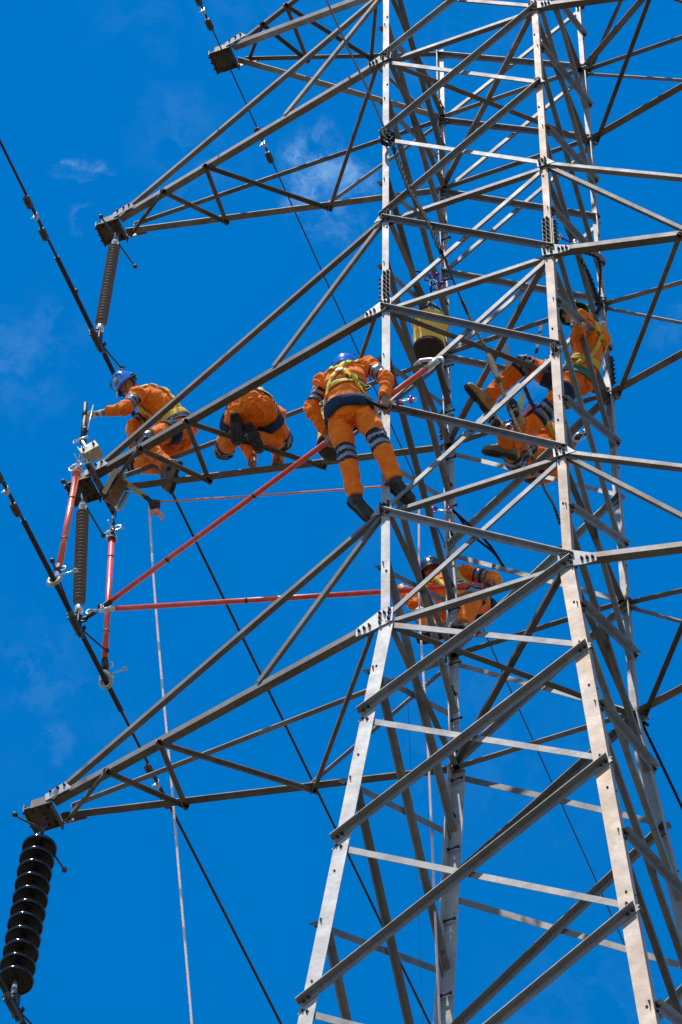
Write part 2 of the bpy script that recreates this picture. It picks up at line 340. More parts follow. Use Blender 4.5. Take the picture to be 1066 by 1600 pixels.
def face_pt(l, z, n, out):
    "a point on the leg's flange in the face with normal n; out > 0 lies in front of the flange"
    sx, sy = SG[l]; q = hw(z); p = V((sx * q, sy * q, z))
    return p + n * (E0 + out)
def member(l0, z0, l1, z1, n, a, outside, name='brace', mat='brace', over=.05, flip=False, lift=0.):
    out = (.002 if outside else -.012) + lift
    p0, p1 = face_pt(l0, z0, n, out), face_pt(l1, z1, n, out)
    ax = (p1 - p0).normalized(); p0 = p0 - ax * over; p1 = p1 + ax * over
    n2 = (n - ax * n.dot(ax)).normalized()
    if abs(z0 - z1) > 0: n2 = (n2 + V((0, 0, 0))).normalized()
    d = ax.cross(n2).normalized()
    if d.z > 0: d = -d                                       # in-plane, downwards
    b = MB()
    if flip: b.angle(p0 + d * a * .5, p1 + d * a * .5, a, -d, n2 if outside else -n2, .007)
    else: b.angle(p0 - d * a * .5, p1 - d * a * .5, a, d, n2 if outside else -n2, .007)
    nn = n2 if outside else -n2
    for p, s in ((p0, 1), (p1, -1)):
        for e_ in (.0, .045): b.bolt(p + ax * s * (over - .01 + e_) + (n2 * .008 if outside else n2 * .012), n2, .013, .012, 1, .012)
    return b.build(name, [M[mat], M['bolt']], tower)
for fn in ('AB', 'CD'):
    l0, l1, n = FACES[fn]
    for i in range(len(FRONT) - 1):
        zt, zb = FRONT[i], FRONT[i + 1]
        a = .049 if zb >= -.1 else (.058 if zb > -8 else .09)
        down = zb >= L3 - .01 and zt <= U2 + .01             # which diagonal of the X lies outside
        if fn == 'CD': down = zt <= L2 + .01
        member(l0, zt - .05, l1, zb + .05, n, a, down, lift=0 if down else -.004)
        member(l1, zt - .05, l0, zb + .05, n, a, not down, lift=0 if not down else -.004)
        if -.1 < zt < 11:
            if zt in (L1, U1, U2, L2, U3, L3): member(l0, zt, l1, zt, n, .047, False, 'strut', flip=True, lift=-.02)
for fn in ('AC', 'BD'):
    l0, l1, n = FACES[fn]
    for i in range(len(SIDE) - 1):
        zt, zb = SIDE[i], SIDE[i + 1]
        a = .049 if zb >= -.1 else (.058 if zb > -8 else .09)
        member(l0, zt, l1, zb, n, a, False, lift=-.004)
        member(l1, zt, l0, zb, n, a, True)
    for z in (U1, L1, U2, L2, U3, L3): member(l0, z, l1, z, n, .047, False, 'strut', flip=True, lift=-.02)
# flat X bracing inside the body at the foot of each crossarm
for z in (L1, L2, L3):
    for (a_, b_, dz) in (('A', 'D', -.035), ('B', 'C', .03)):
        p0, p1 = V((SG[a_][0] * .74, SG[a_][1] * .74, z + dz)), V((SG[b_][0] * .74, SG[b_][1] * .74, z + dz))
        d = (p1 - p0).cross(V((0, 0, 1))).normalized()
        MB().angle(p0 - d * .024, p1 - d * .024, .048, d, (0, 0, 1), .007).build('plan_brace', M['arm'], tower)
# gusset plates with their bolts
def gusset(l, z, s, big):
    sx, sy = SG[l]; n = V((0, sy, 0)); u = V((-sx, 0, 0)); zz = V((0, 0, 1)); p = face_pt(l, z, n, .012) + u * .0
    if sy > 0: big = False; s *= .7
    if big: poly = [(-.24, -.155), (-.13, -.15), (.075, -.085), (.085, .10), (-.03, .11), (-.235, -.05)]
    else: poly = [(-.16, -.10), (.085, -.08), (.09, .085), (-.05, .09)]
    b = MB(); P = [p + u * (x * s) + zz * (y * s) for x, y in poly]
    b.prism(P, n, .009)
    pts = [(-.03, -.075), (-.03, -.01), (-.03, .06), (.045, -.05), (.05, .02), (.055, .07), (.01, .045)] + ([(-.21, -.10), (-.165, -.085), (-.12, -.07)] if big else [])
    for x, y in pts: b.bolt(p + u * (x * s) + zz * (y * s) + n * .009, n, .013, .017, 1, .014)
    b.build('gusset_plate', [M['plate'], M['bolt']], tower)
for l in 'ABCD':
    for z, s, big in ((L1, .72, True), (U2, .66, False), (L2, .76, True), (U3, .74, False), (L3, .95, True), (U1, .7, False), (7.88, .4, False), (3.14, .4, False)):
        gusset(l, z, s, big)
# climbing step bolts on the inner rear leg
for i in range(44):
    z = -5.6 + i * .39; p = corner('C', z)
    b = MB()
    if i % 2: p0, d = p + V((.045, -.012, 0)), V((0, -1, 0))
    else: p0, d = p + V((.012, -.045, 0)), V((1, 0, 0))
    b.tube([p0, p0 + d * .085], .008, 6); b.tube([p0 + d * .083, p0 + d * .097], .014, 6); b.bolt(p0, d, .015, .02, 0, 0)
    b.build('step_bolt', M['bolt'], tower)
# ------------------------------------------------------------------ crossarms
def lerp(a, b, t): return V(a) * (1 - t) + V(b) * t
def crossarm(sx, zl, zu, tipx=3.80, rising=False):
    root = empty('crossarm', (sx * .75, 0, zl), tower)
    zt = zu if rising else zl
    fr = {s: (V((sx * .74, s * .785, zl)), V((sx * tipx, s * .10, zt))) for s in (-1, 1)}
    tie = {s: (V((sx * .74, s * .785, zu)), V((sx * (tipx - .08), s * .108, (zu if rising else zl + .12)))) for s in (-1, 1)}
    a = .066
    for s in (-1, 1):
        p, q = fr[s]
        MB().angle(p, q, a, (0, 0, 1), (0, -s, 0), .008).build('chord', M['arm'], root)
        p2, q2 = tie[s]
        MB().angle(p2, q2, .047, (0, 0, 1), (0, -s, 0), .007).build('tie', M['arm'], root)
        # lacing in the side face, from the head of the tie to the chord (or back again on the rising arm)
        k = lerp(*(tie[s] if rising else fr[s]), .37); r0 = V((sx * .76, s * .775, (zl if rising else zu) - .06))
        MB().angle(r0 + V((0, s * .012, 0)), k + V((0, s * .012, .05)), .038, (sx * .6, 0, .8), (0, -s, 0), .006).build('lacing', M['arm'], root)
    flat = tie if rising else fr
    T = [(-1, .03, 1, .36), (-1, .67, 1, .36), (-1, .67, 1, .685), (-1, .83, 1, .685), (-1, .83, 1, .985)]
    for (s0, t0, s1, t1) in T:
        s0, s1 = -sx * s0, -sx * s1                          # the far arm is the near one turned half round
        p, q = lerp(*flat[s0], t0), lerp(*flat[s1], t1)
        p = p + V((0, 0, -.004)); q = q + V((0, 0, -.004)); ax = (q - p).normalized(); p -= ax * .03; q += ax * .03
        d = ax.cross(V((0, 0, 1))).normalized()
        b = MB(); b.angle(p - d * .019, q - d * .019, .038, d, (0, 0, -1), .006, .032)
        for e in (p + ax * .05, q - ax * .05): b.bolt(e - V((0, 0, .008)), (0, 0, -1), .012, .012, 1, .008)
        b.build('lacing', [M['arm'], M['bolt']], root)
    # tip: underside hanger plate, end cheeks, gussets with bolts
    tp_ = tipx; tipx += .06; b = MB(); X = lambda x, y, z: V((sx * x, y, zt + z - .02))
    b.box(X(tipx + .05, 0, -.012), (.115, .125, .007), m=0)
    b.box(X(tipx + .02, -.12, .02), (.09, .006, .05)); b.box(X(tipx + .02, .12, .02), (.09, .006, .05))
    b.box(X(tipx + .17, 0, .0), (.006, .125, .045)); b.box(X(tipx - .06, .02, -.04), (.006, .12, .028))
    for yy in (-.085, .085):
        for xx in (.0, .06, .13): b.bolt(X(tipx - .02 + xx, yy, -.019), (0, 0, -1), .016, .018, 1, .012)
    for yy in (-.07, 0, .07): b.bolt(X(tipx + .176, yy, .01), (sx, 0, 0), .016, .018, 1, .012)
    b.build('hanger_plate', [M['plate_old'], M['bolt']], root)
    for s in (-1, 1):
        b = MB(); y0 = s * .152 if not rising else s * .152
        b.prism([X(tipx - .26, s * .158, .02), X(tipx - .02, s * .124, .0), X(tipx - .01, s * .124, .085), X(tipx - .19, s * .150, .135)], V((0, s, 0)), .008)
        for xx in (-.19, -.13, -.06): b.bolt(X(tipx + xx, s * (.131 + (-xx) * .14), .09), (0, s, 0), .012, .014, 1, .010)
        b.build('tip_gusset', [M['plate'], M['bolt']], root)
    return root
for sx in (-1, 1):
    for zl, zu, tx in ((L1, U1, 3.80), (L2, U2, 3.80), (L3, U3, 3.83)): crossarm(sx, zl, zu, tx)
    crossarm(sx, U1, TOP - .02, 2.72, True)
# ------------------------------------------------------------------ conductors and earth wire (they sag away along y)
def wire(name, x0, z0, r, sag, label, cat, far=70, near=-60, xb=0., armour=None, y0=0., dz=0.):
    def P(y): return V((x0 + xb * y, y, z0 + dz * y - sag * (y - y0) ** 2))
    ys = [near + (far - near) * i / 110 for i in range(111)]
    b = MB(); b.tube([P(y) for y in ys], r, 8)
    o = b.build(name, M['wire'], None); tag(o, label, cat, 'wires on the near crossarms')
    if armour:
        a = MB(); k = 12; y1, y2 = armour
        for j in range(k):                                   # twelve preformed rods wound round the wire at the clamp
            pts = []
            for i in range(61):
                y = y1 + (y2 - y1) * i / 60; q = 2 * math.pi * (j / k + i / 60 * 1.6)
                pts.append(P(y) + V((math.cos(q), 0, math.sin(q))) * (r + .0045))
            a.tube(pts, .0058, 5)
        a.build('armour_rods', M['wire'], o)
    return P
c1 = wire('conductor', -3.94, 7.36, .0135, .0011, 'black conductor clamped under the brown insulator of the upper crossarm', 'power line', armour=(-.95, .95))
c2 = wire('conductor', -3.93, 2.90, .0135, .0011, 'black conductor held by the two upright red poles', 'power line', armour=(-.95, 1.15))
c3 = wire('conductor', -4.02, -2.33, .0135, .0011, 'black conductor under the big glossy disc insulator', 'power line', armour=(-.95, .95))
gw = wire('earth_wire', -2.80, 12.25, .0075, .0007, 'thin earth wire hung from the topmost crossarm tip', 'earth wire', armour=None)
def damper(P, y, r, label, hang=.045, L_=.19, cl=True):
    o = empty('vibration_damper', P(y)); tag(o, label, 'damper', 'vibration dampers on the wires')
    t = (P(y + .1) - P(y - .1)).normalized(); dn = V((0, 0, -1)); sd = t.cross(dn)
    b = MB(); b.tube([P(y) + dn * hang + t * (-L_) + dn * .01, P(y) + dn * hang, P(y) + dn * hang + t * L_ + dn * .01], .006, 6)
    b.build('messenger_wire', M['iron'], o)
    b = MB(); b.box(P(y) + dn * (hang * .5), (.022, .016, hang * .6 + .012), (t, sd, dn)); b.bolt(P(y) + dn * hang * .5 + sd * .016, sd, .013, .016, 0)
    b.build('clamp', M['alu'], o)
    for s in (-1, 1):
        c0 = P(y) + dn * (hang + .01) + t * (s * L_)
        b = MB(); b.lathe(c0 - t * s * .075, t * s, [(0, .008), (.002, .026), (.01, .034), (.10, .036), (.125, .030), (.135, .012), (.136, .002)], 14)
        b.build('weight', M['iron'], o)
damper(c1, -1.42, .0135, 'damper with two dark weights on the uppermost conductor')
damper(c2, -1.28, .0135, 'damper on the conductor at the edge, above the upright red poles')
damper(c2, 1.97, .0135, 'damper with two dark weights on the conductor below the red poles')
damper(gw, 1.02, .0075, 'small damper on the thin earth wire beyond the topmost tip', .035, .16)
damper(gw, -.62, .0075, 'small damper on the thin earth wire at the top edge of the picture', .035, .16)
# ------------------------------------------------------------------ insulator strings
def horn(p, d, up, ln, bend, name, parent):
    p = V(p); d = V(d).normalized(); up = V(up)
    pts = curve([p, p + d * ln * .3 + up * .01, p + d * ln * .75 + up * bend * .5, p + d * ln + up * bend], 5)
    b = MB(); b.tube(pts, .0085, 8); b.ball(pts[-1], .024, 0, 12); b.build(name, M['iron'], parent)
def composite(top, bot, label, hn):
    top, bot = V(top), V(bot); z = (bot - top).normalized(); Ln = (bot - top).length
    o = empty('insulator_string', top); tag(o, label, 'insulator', 'insulator strings')
    b = MB(); b.torus(top - z * .05, V((0, 1, 0)), z, .035, .010); b.lathe(top - z * .02, z, [(0, .004), (.001, .018), (.04, .020), (.042, .034), (.10, .036), (.104, .024), (.17, .022), (.172, .005)], 16); b.build('end_fitting', M['zinc'], o)
    n = 27; s0, s1 = .15, Ln - .15; st = (s1 - s0) / n; prof = [(s0 - .01, .002), (s0 - .009, .024)]
    for i in range(n):
        h = s0 + i * st; R_ = .059
        prof += [(h, .024), (h + st * .12, .028), (h + st * .52, R_ - .002), (h + st * .60, R_), (h + st * .70, R_ - .003), (h + st * .78, .030), (h + st * .98, .024)]
    prof += [(s1 + .01, .024), (s1 + .011, .002)]
    b = MB(); b.lathe(top, z, prof, 22); b.build('shed_column', M['shed'], o)
    b = MB(); b.lathe(bot + z * .02, -z, [(0, .004), (.001, .020), (.04, .022), (.042, .036), (.10, .038), (.104, .024), (.17, .022), (.172, .005)], 16); b.build('end_fitting', M['zinc'], o)
    for (p, d, u, ln, bd) in hn: horn(p, d, u, ln, bd, 'arcing_horn', o)
    return o
def clamp(P, y, parent_o):
    "suspension clamp: boat, keeper with U-bolts, links"
    c = P(y); t = (P(y + .1) - P(y - .1)).normalized(); dn = V((0, 0, -1)); sd = t.cross(dn).normalized()
    b = MB()
    for s in (-1, 1): b.box(c + sd * (s * .030) + V((0, 0, .045)), (.035, .007, .065), (t, sd, V((0, 0, 1))))
    b.tube([c - t * .15 + dn * .012, c - t * .06 + dn * .034, c + t * .06 + dn * .034, c + t * .15 + dn * .012], [.018, .034, .034, .018], 10)
    b.box(c + V((0, 0, .020)), (.075, .024, .012), (t, sd, V((0, 0, 1))))
    for q in (-.085, .085):
        b.tube([c + t * q - sd * .038 + V((0, 0, .03)), c + t * q - sd * .038 + dn * .03, c + t * q + sd * .038 + dn * .03, c + t * q + sd * .038 + V((0, 0, .03))], .009, 6)
        for s in (-1, 1): b.bolt(c + t * q + sd * s * .038 + V((0, 0, .02)), (0, 0, 1), .016, .02, 0)
        b.bolt(c + t * q + dn * .05, dn, .02, .02, 0)
    b.tube([c - sd * .05 + V((0, 0, .085)), c + sd * .05 + V((0, 0, .085))], .013, 8)
    b.build('suspension_clamp', M['iron'], parent_o)
zp = V((0, 0, 1))
def yoke_links(p_tip, p_ins, parent):
    b = MB(); a, c = V(p_tip), V(p_ins); mid = (a + c) / 2
    b.torus(a + V((0, 0, -.03)), V((0, 1, 0)), zp, .028, .010); b.torus(mid, V((1, 0, 0)), zp, .024, .010, R1=.05); b.tube([mid, c], .016, 8)
    b.build('shackle', M['iron'], parent)
t1 = V((-3.86, 0, 9.22)); b1 = V((-3.925, 0, 7.50))
i1 = composite(t1, b1, 'slim brown shed insulator hanging from the upper crossarm tip', [
    (t1 + V((0, .03, 0)), (.35, .45, -.75), (.0, .05, 0), .36, .03), (t1 + V((0, -.03, .02)), (-.25, -.5, .45), (0, 0, 0), .24, .0),
    (c1(.05) + zp * .04, (.15, .72, -.05), (0, .1, .6), .36, .09), (c1(-.05) + zp * .04, (-.05, -.75, .1), (0, .0, .6), .42, .12)])
yoke_links((-3.86, 0, L1 - .02), t1, i1); clamp(c1, 0, i1)
t2 = V((-3.90, 0, 4.55)); b2 = V((-3.91, .16, 3.02))
i2 = composite(t2, b2, 'slim grey shed insulator between the two upright red poles', [
    (t2 + V((0, .03, 0)), (.30, .40, -.80), (.05, 0, 0), .40, .04), (t2 + V((0, -.03, .03)), (-.45, -.5, .4), (0, 0, 0), .22, .0),
    (c2(.25) + zp * .04, (.25, .75, .0), (0, 0, .6), .34, .06), (c2(.08) + zp * .04, (.0, -.8, .15), (0, 0, .6), .46, .12)])
yoke_links((-3.88, 0, L2 - .02), t2, i2); clamp(c2, .17, i2)
t3 = V((-3.94, 0, -.28)); b3 = V((-4.02, -.02, -2.22)); z3 = (b3 - t3).normalized()
i3 = empty('insulator_string', t3); tag(i3, 'string of big glossy dark discs hanging from the lowest crossarm tip', 'insulator', 'insulator strings')
b = MB(); prof = [(0, .004), (.0, .030), (.03, .044), (.055, .046), (.058, .050), (.066, .075), (.078, .112), (.094, .134), (.108, .1405), (.122, .1395), (.132, .133), (.134, .124), (.112, .116), (.130, .106), (.131, .098), (.106, .090), (.126, .080), (.127, .072), (.100, .064), (.118, .054), (.119, .046), (.09, .036), (.09, .014), (.17, .013), (.17, .003)]
b.lathe((0, 0, 0), (0, 0, -1), prof, 40)
for i, f in enumerate(b.f): pass
nring = 40
b.m = [1 if (k // nring) < 4 or (k // nring) > 20 else 0 for k in range(len(b.f))]
dm = b.mesh('disc', [M['porcelain'], M['iron']]); q3 = V((0, 0, -1)).rotation_difference(z3)
for k in range(11):
    o = bpy.data.objects.new('disc', dm); C.objects.link(o); o.parent = i3; o.matrix_parent_inverse = Matrix.Translation(-t3)
    o.location = t3 + z3 * (.05 + k * .1625); o.rotation_mode = 'QUATERNION'; o.rotation_quaternion = V((0, 0, -1)).rotation_difference((z3 + V((rnd.uniform(-.03, .03), rnd.uniform(-.03, .03), 0))).normalized()) @ Matrix.Rotation(rnd.uniform(0, 6), 3, 'Z').to_quaternion()
for (p, d, u, ln, bd) in ((t3 + V((0, .03, 0)), (.40, .40, -.85), (.05, 0, 0), .36, .03), (t3 + V((0, -.03, .06)), (-.50, -.4, .12), (0, 0, 1), .22, .05), (c3(.08) + zp * .04, (.35, .9, -.3), (0, 0, .6), .40, .09), (c3(-.1), (-.2, -.9, .2), (0, 0, .6), .40, .09)):
    horn(p, d, u, ln, bd, 'arcing_horn', i3)
yoke_links((-3.92, 0, L3 - .02), t3 - z3 * .02, i3); clamp(c3, 0, i3)
b = MB(); b.tube([b3 - z3 * .16, b3 - z3 * .05], .02, 8); b.tube([b3 - z3 * .06, c3(0) + zp * .08], .026, 8); b.build('socket_clevis', M['alu'], i3)
# ------------------------------------------------------------------ hot sticks
def stick(name, a, b_, r, mat, label, rings=(), group='red insulating poles'):
    a, b_ = V(a), V(b_); o = empty(name, a); tag(o, label, 'pole', group)
    m_ = MB(); m_.tube([a, b_], r, 14); m_.build('tube', M[mat], o)
    for t in rings:
        p = lerp(a, b_, t); d = (b_ - a).normalized(); m_ = MB(); m_.tube([p - d * .008, p + d * .008], r + .0025, 14); m_.build('ring', M['black'], o)
    return o
def conductor_jaw(o, P, y, top):
    "aluminium hook jaw that carries the conductor, with its wing screw"
    c = P(y); t = (P(y + .1) - P(y - .1)).normalized(); top = V(top); d = (top - c).normalized(); sd = t.cross(d).normalized()
    m_ = MB(); pts = [c + (sd * math.cos(q) + d * math.sin(q)) * .052 for q in [math.radians(x) for x in range(-215, 46, 20)]]
    m_.tube(pts, .019, 8); m_.build('jaw', M['cream'], o)
    m_ = MB(); m_.tube([top, lerp(top, c, .45), c + sd * .055 + d * .02], [.028, .026, .020], 10); m_.tube([c + sd * .04 + d * .06, c - sd * .06 + d * .05], .012, 8)
    m_.tube([c + sd * .04 + d * .055, c + sd * .17 + d * .075], .008, 6); m_.torus(c + sd * .185 + d * .078, sd, t, .018, .006, n=12, k=6)
    m_.torus(top + sd * .045, sd, d, .028, .006, n=12, k=6)
    for q in (.2, .6): m_.bolt(lerp(top, c, q) + t * .025, t, .015, .02, 0)
    m_.build('jaw_head', M['alu'], o)
    m_ = MB(); m_.tube([top + d * .05, top, lerp(top, c, .25)], .033, 12); m_.build('ferrule', M['iron'], o)
s1t = Y(120, 740, -.36); s1b = Y(93, 884, -.30)
s1 = stick('hot_stick', s1t, s1b, .029, 'red2', 'upright orange-red pole nearest the open end of the crossarm', (.28, .72))
conductor_jaw(s1, c2, -.30, s1b + (c2(-.3) - s1b) * .25)
s2t = Y(175, 842, .66); s2b = Y(164, 1030, .70)
s2 = stick('hot_stick', s2t, s2b, .027, 'red', 'upright red pole hanging behind the grey shed insulator', (.16, .78))
conductor_jaw(s2, c2, .82, s2b + (c2(.82) - s2b) * .3)
for st_, p, d in ((s1, s1t, (s1t - s1b).normalized()), (s2, s2t, (s2t - s2b).normalized())):
    m_ = MB(); m_.tube([p - d * .03, p + d * .06, p + d * .075], [.034, .034, .02], 12); m_.build('ferrule', M['iron'] if st_ is s2 else M['red2'], st_)
    m_ = MB(); m_.tube([p + d * .05, p + d * .17], .022, 8); sd = d.cross(V((0, 1, 0))).normalized()
    for k in range(2): m_.torus(p + d * (.10 + .05 * k) + sd * .05 * (-1) ** k, sd, d, .035, .007, n=14, k=6)
    m_.tube([p + d * .12 - sd * .12, p + d * .12 + sd * .10], .008, 6); m_.tube([p + d * .16 - V((0, .1, 0)), p + d * .16 + V((0, .09, 0))], .007, 6)
    m_.bolt(p + d * .13 + sd * .02, sd, .018, .03, 0); m_.build('swivel_head', M['alu'], st_)
    m_ = MB(); m_.torus(p - d * .01, sd, V((0, 1, 0)), .045, .005, n=14, k=6); m_.build('wire_ring', M['zinc'], st_)
hk = Y(150, 962, .12)
p3a, p3b = Y(163, 947, .06), Y(672, 572, -1.16)
s3 = stick('hot_stick', p3a, p3b, .0235, 'red', 'long slanting red pole held by the standing worker', (.20, .47))
d3 = (p3b - p3a).normalized(); m_ = MB(); m_.tube([p3b - d3 * .02, p3b + d3 * .09], .028, 10)
e = p3b + d3 * .07; m_.tube([e, e + V((-.05, 0, .06)), e + V((-.13, -.02, .06)), e + V((-.19, -.02, .02))], [.016, .017, .015, .010], 8); m_.tube([e + V((-.03, 0, .05)), e + V((.05, 0, .02)), e + V((.06, 0, -.03))], .014, 8)
m_.build('hook_head', M['alu'], s3)
p4a, p4b = Y(168, 952, .06), Y(757, 915, .93)
s4 = stick('hot_stick', p4a, p4b, .0225, 'red', 'long nearly level red pole held by the seated worker low in the tower', (.37,))
for st_, p, q in ((s3, p3a, Y(132, 968, .18)), (s4, p4a, Y(140, 956, .12))):
    m_ = MB(); m_.tube([lerp(p, q, -.3), lerp(p, q, .35), q], [.026, .022, .012], 10); m_.torus(q, V((1, 0, 0)), zp, .03, .010, n=14, k=6); m_.bolt(lerp(p, q, .2), V((0, -1, 0)), .016, .035, 0); m_.build('clevis_head', M['alu'] if st_ is s4 else M['iron'], st_)
# ------------------------------------------------------------------ lifting yoke on the middle crossarm tip
yk = empty('lifting_yoke', (-3.9, 0, L2)); tag(yk, 'lifting yoke with cream steel box strapped on the middle crossarm tip', 'lifting yoke')
ya, yb = Y(136, 722, -.34), Y(178, 800, .30)
m_ = MB(); dv = (yb - ya).normalized(); up = (zp - dv * zp.dot(dv)).normalized(); sd = dv.cross(up)
m_.box((ya + yb) / 2, ((yb - ya).length / 2, .020, .030), (dv, sd, up))
for k in (.06, .3, .55, .8, .95): m_.bolt(lerp(ya, yb, k) - up * .030, -up, .012, .016, 1)
m_.build('yoke_beam', [M['plate_old'], M['bolt']], yk)
bx = Y(143, 707, -.36); m_ = MB(); a0 = V((.92, .0, .38)).normalized(); a1 = V((0, 1, 0)); a2 = a0.cross(a1)
m_.box(bx + V((0, 0, .0)), (.080, .060, .060), (a0, a1, a2)); m_.box(bx - a0 * .080 + a2 * .02, (.005, .07, .075), (a0, a1, a2))
for k in (-.05, .05): m_.bolt(bx + a0 * k - a1 * .060, -a1, .012, .014, 1)
m_.build('bracket_box', [M['cream'], M['bolt']], yk)
wd = Y(180, 768, .10); m_ = MB(); w0 = V((.62, -.42, .62)).normalized(); w1 = V((.5, .85, .06)); w1 = (w1 - w0 * w1.dot(w0)).normalized(); m_.box(wd, (.115, .055, .05), (w0, w1, w0.cross(w1))); m_.build('timber_block', M['wood'], yk)
m_ = MB(); m_.box(wd + V((.03, .11, -.01)), (.09, .012, .04), (w0, w1, w0.cross(w1))); m_.build('packing_strip', M['cream'], yk); m_ = MB(); m_.box(Y(172, 752, -.04), (.12, .02, .010), (w0, w1, w0.cross(w1))); m_.build('packing_strip', M['sling'], yk)
tp = s1t + (s1t - s1b).normalized() * .16
m_ = MB(); m_.tube([tp, Y(128, 700, -.40), Y(130, 672, -.40)], .007, 6); m_.tube([Y(140, 708, -.40), Y(129, 690, -.42)], .016, 8); m_.tube([Y(117, 690, -.42), Y(138, 682, -.42)], .014, 8); m_.torus(Y(118, 690, -.42), V((1, 0, 0)), zp, .022, .007, n=12, k=6)
m_.tube([Y(146, 633, -.36), Y(137, 672, -.40)], .006, 6)
m_.build('screw_rod', M['alu'], yk)
m_ = MB(); m_.tube([Y(130, 692, -.40), Y(132, 660, -.38), Y(133, 650, -.37)], [.030, .026, .018], 10); m_.tube([Y(132, 655, -.37), Y(134, 631, -.36)], .023, 10); m_.ball(Y(133, 672, -.39), .033); m_.build('ratchet_handle', M['black'], yk)
pb = Y(180, 792, .52)
m_ = MB()
for k in range(4): m_.torus(lerp(pb, s2t, .1 + k * .2) , V((1, 0, 0)) if k % 2 else V((0, 1, 0)), zp, .018, .007, n=12, k=6, R1=.04)
m_.tube([lerp(pb, s2t, .75), s2t + (s2t - s2b).normalized() * .1], .016, 8); m_.build('hanger_chain', M['iron'], yk)
m_ = MB(); m_.tube([Y(178, 790, .5), Y(190, 788, .5), Y(191, 795, .5)], .009, 6); m_.tube([Y(183, 797, .5), Y(180, 785, .5)], .012, 6); m_.torus(Y(187, 793, .5), V((1, 0, 0)), zp, .02, .006, n=12, k=6); m_.build('wing_screw', M['alu'], yk)
# ------------------------------------------------------------------ pulley, sling and hand ropes
sa, sb_ = Y(200, 757, .10), Y(226, 775, .22)
sn = MB(); u0 = (sb_ - sa).normalized(); n0 = V((0, -.6, -.8)); n0 = (n0 - u0 * n0.dot(u0)).normalized(); v0 = u0.cross(n0)
sn.box((sa + sb_) / 2 - u0 * .02, ((sb_ - sa).length / 2 + .04, .026, .008), (u0, v0, n0)); sn.tube([sa - u0 * .06 - v0 * .04, sa - u0 * .2 - v0 * .05 + zp * .12], .02, 8); sn.tube([sa - u0 * .06 + v0 * .04, sa - u0 * .2 + v0 * .06 + zp * .12], .02, 8)
so_ = sn.build('sling', M['sling']); tag(so_, 'pale webbing sling round the crossarm tip holding the pulley', 'sling')
pc = Y(242, 789, .30)
pl = empty('pulley_block', pc); tag(pl, 'small grey pulley block with its rope under the crossarm tip', 'pulley')
m_ = MB(); cp = curve([sb_, lerp(sb_, pc, .5), pc + V((-.03, 0, .05))], 5)
for i, p in enumerate(cp[::2]): m_.torus(p, u0, v0 if i % 2 else n0, .026, .008, n=12, k=6, R1=.016)
m_.build('chain', M['iron'], pl)
px_ = (V((.92, .36, .0)), V((.30, -.78, .54)), V((-.2, .5, .84)))
m_ = MB()
for s in (-1, 1): m_.box(pc + px_[2] * s * .03, (.045, .045, .005), (px_[0], px_[1], px_[2]))
m_.bolt(pc - px_[2] * .035, -px_[2], .016, .02, 0); m_.build('cheek_plate', M['plate_old'], pl)
m_ = MB(); m_.lathe(pc - px_[2] * .022, px_[2], [(0, .005), (0, .05), (.012, .036), (.032, .036), (.044, .05), (.044, .005)], 20); m_.build('sheave', M['iron'], pl)
def rope(pts, r, mat, name, label, cat='rope', strands=3, pitch=.09, k=10, group=None):
    "laid rope: three strands wound round one path"
    P = curve(pts, k); out = MB(); ln = 0; prev = P[0]
    # resample finely
    Q = [P[0]]
    for a, b_ in zip(P, P[1:]):
        n = max(1, int((b_ - a).length / (pitch / 5))); Q += [lerp(a, b_, (i + 1) / n) for i in range(n)]
    if len(Q) > 2500: Q = Q[::2]
    fr = []; t0 = (Q[1] - Q[0]).normalized(); u = t0.orthogonal().normalized()
    for i, p in enumerate(Q):
        t = (Q[min(i + 1, len(Q) - 1)] - Q[max(i - 1, 0)]).normalized(); u = (u - t * u.dot(t)).normalized(); fr.append((p, u, t.cross(u)))
    for j in range(strands):
        pp = []; ln = 0
        for i, (p, u, v_) in enumerate(fr):
            if i: ln += (p - fr[i - 1][0]).length
            q = 2 * math.pi * (j / strands + ln / pitch); pp.append(p + (u * math.cos(q) + v_ * math.sin(q)) * r * .5)
        out.tube(pp, r * .58, 5)
    o = out.build(name, mat if isinstance(mat, list) else M[mat]); tag(o, label, cat, group); return o
r0 = Y(234, 800, .30)
rope([pc + V((-.035, .0, .0)), r0, Y(240, 900, .31), Y(252, 1050, .33), Y(266, 1200, .35), Y(283, 1400, .37), Y(300, 1600, .38), Y(316, 1800, .38)], .0105, 'rope', 'rope', 'pale pink hand rope hanging from the pulley past the lowest crossarm', group='hand ropes')
rope([pc + V((.04, .0, .03)), Y(300, 781, .32), Y(450, 771, .40), Y(600, 760, .48), Y(655, 757, .52)], .0105, 'rope_pink', 'rope', 'thin pink rope stretched level from the pulley towards the tower', group='hand ropes')
rope([Y(655, 790, .58), Y(655, 880, .6), Y(656, 960, .62), Y(668, 1150, .62), Y(676, 1330, .62), Y(683, 1500, .62), Y(690, 1660, .62)], .0105, 'rope', 'rope', 'pale rope hanging straight down inside the tower body', group='hand ropes')
kt = MB(); kc = Y(243, 800, .30); kt.tube(curve([kc + V((-.04, 0, .02)), kc, kc + V((.05, .02, -.05)), Y(254, 814, .3)], 5), [.022] * 4 + [.026] * 4 + [.022] * 4 + [.012] * 4, 8); kt.torus(kc, V((1, 0, 0)), zp, .028, .016); kt.build('rope_knot', M['rope_pink'], None)
tag(bpy.data.objects['rope_knot'], 'pink rope tail knotted just under the pulley block', 'rope')
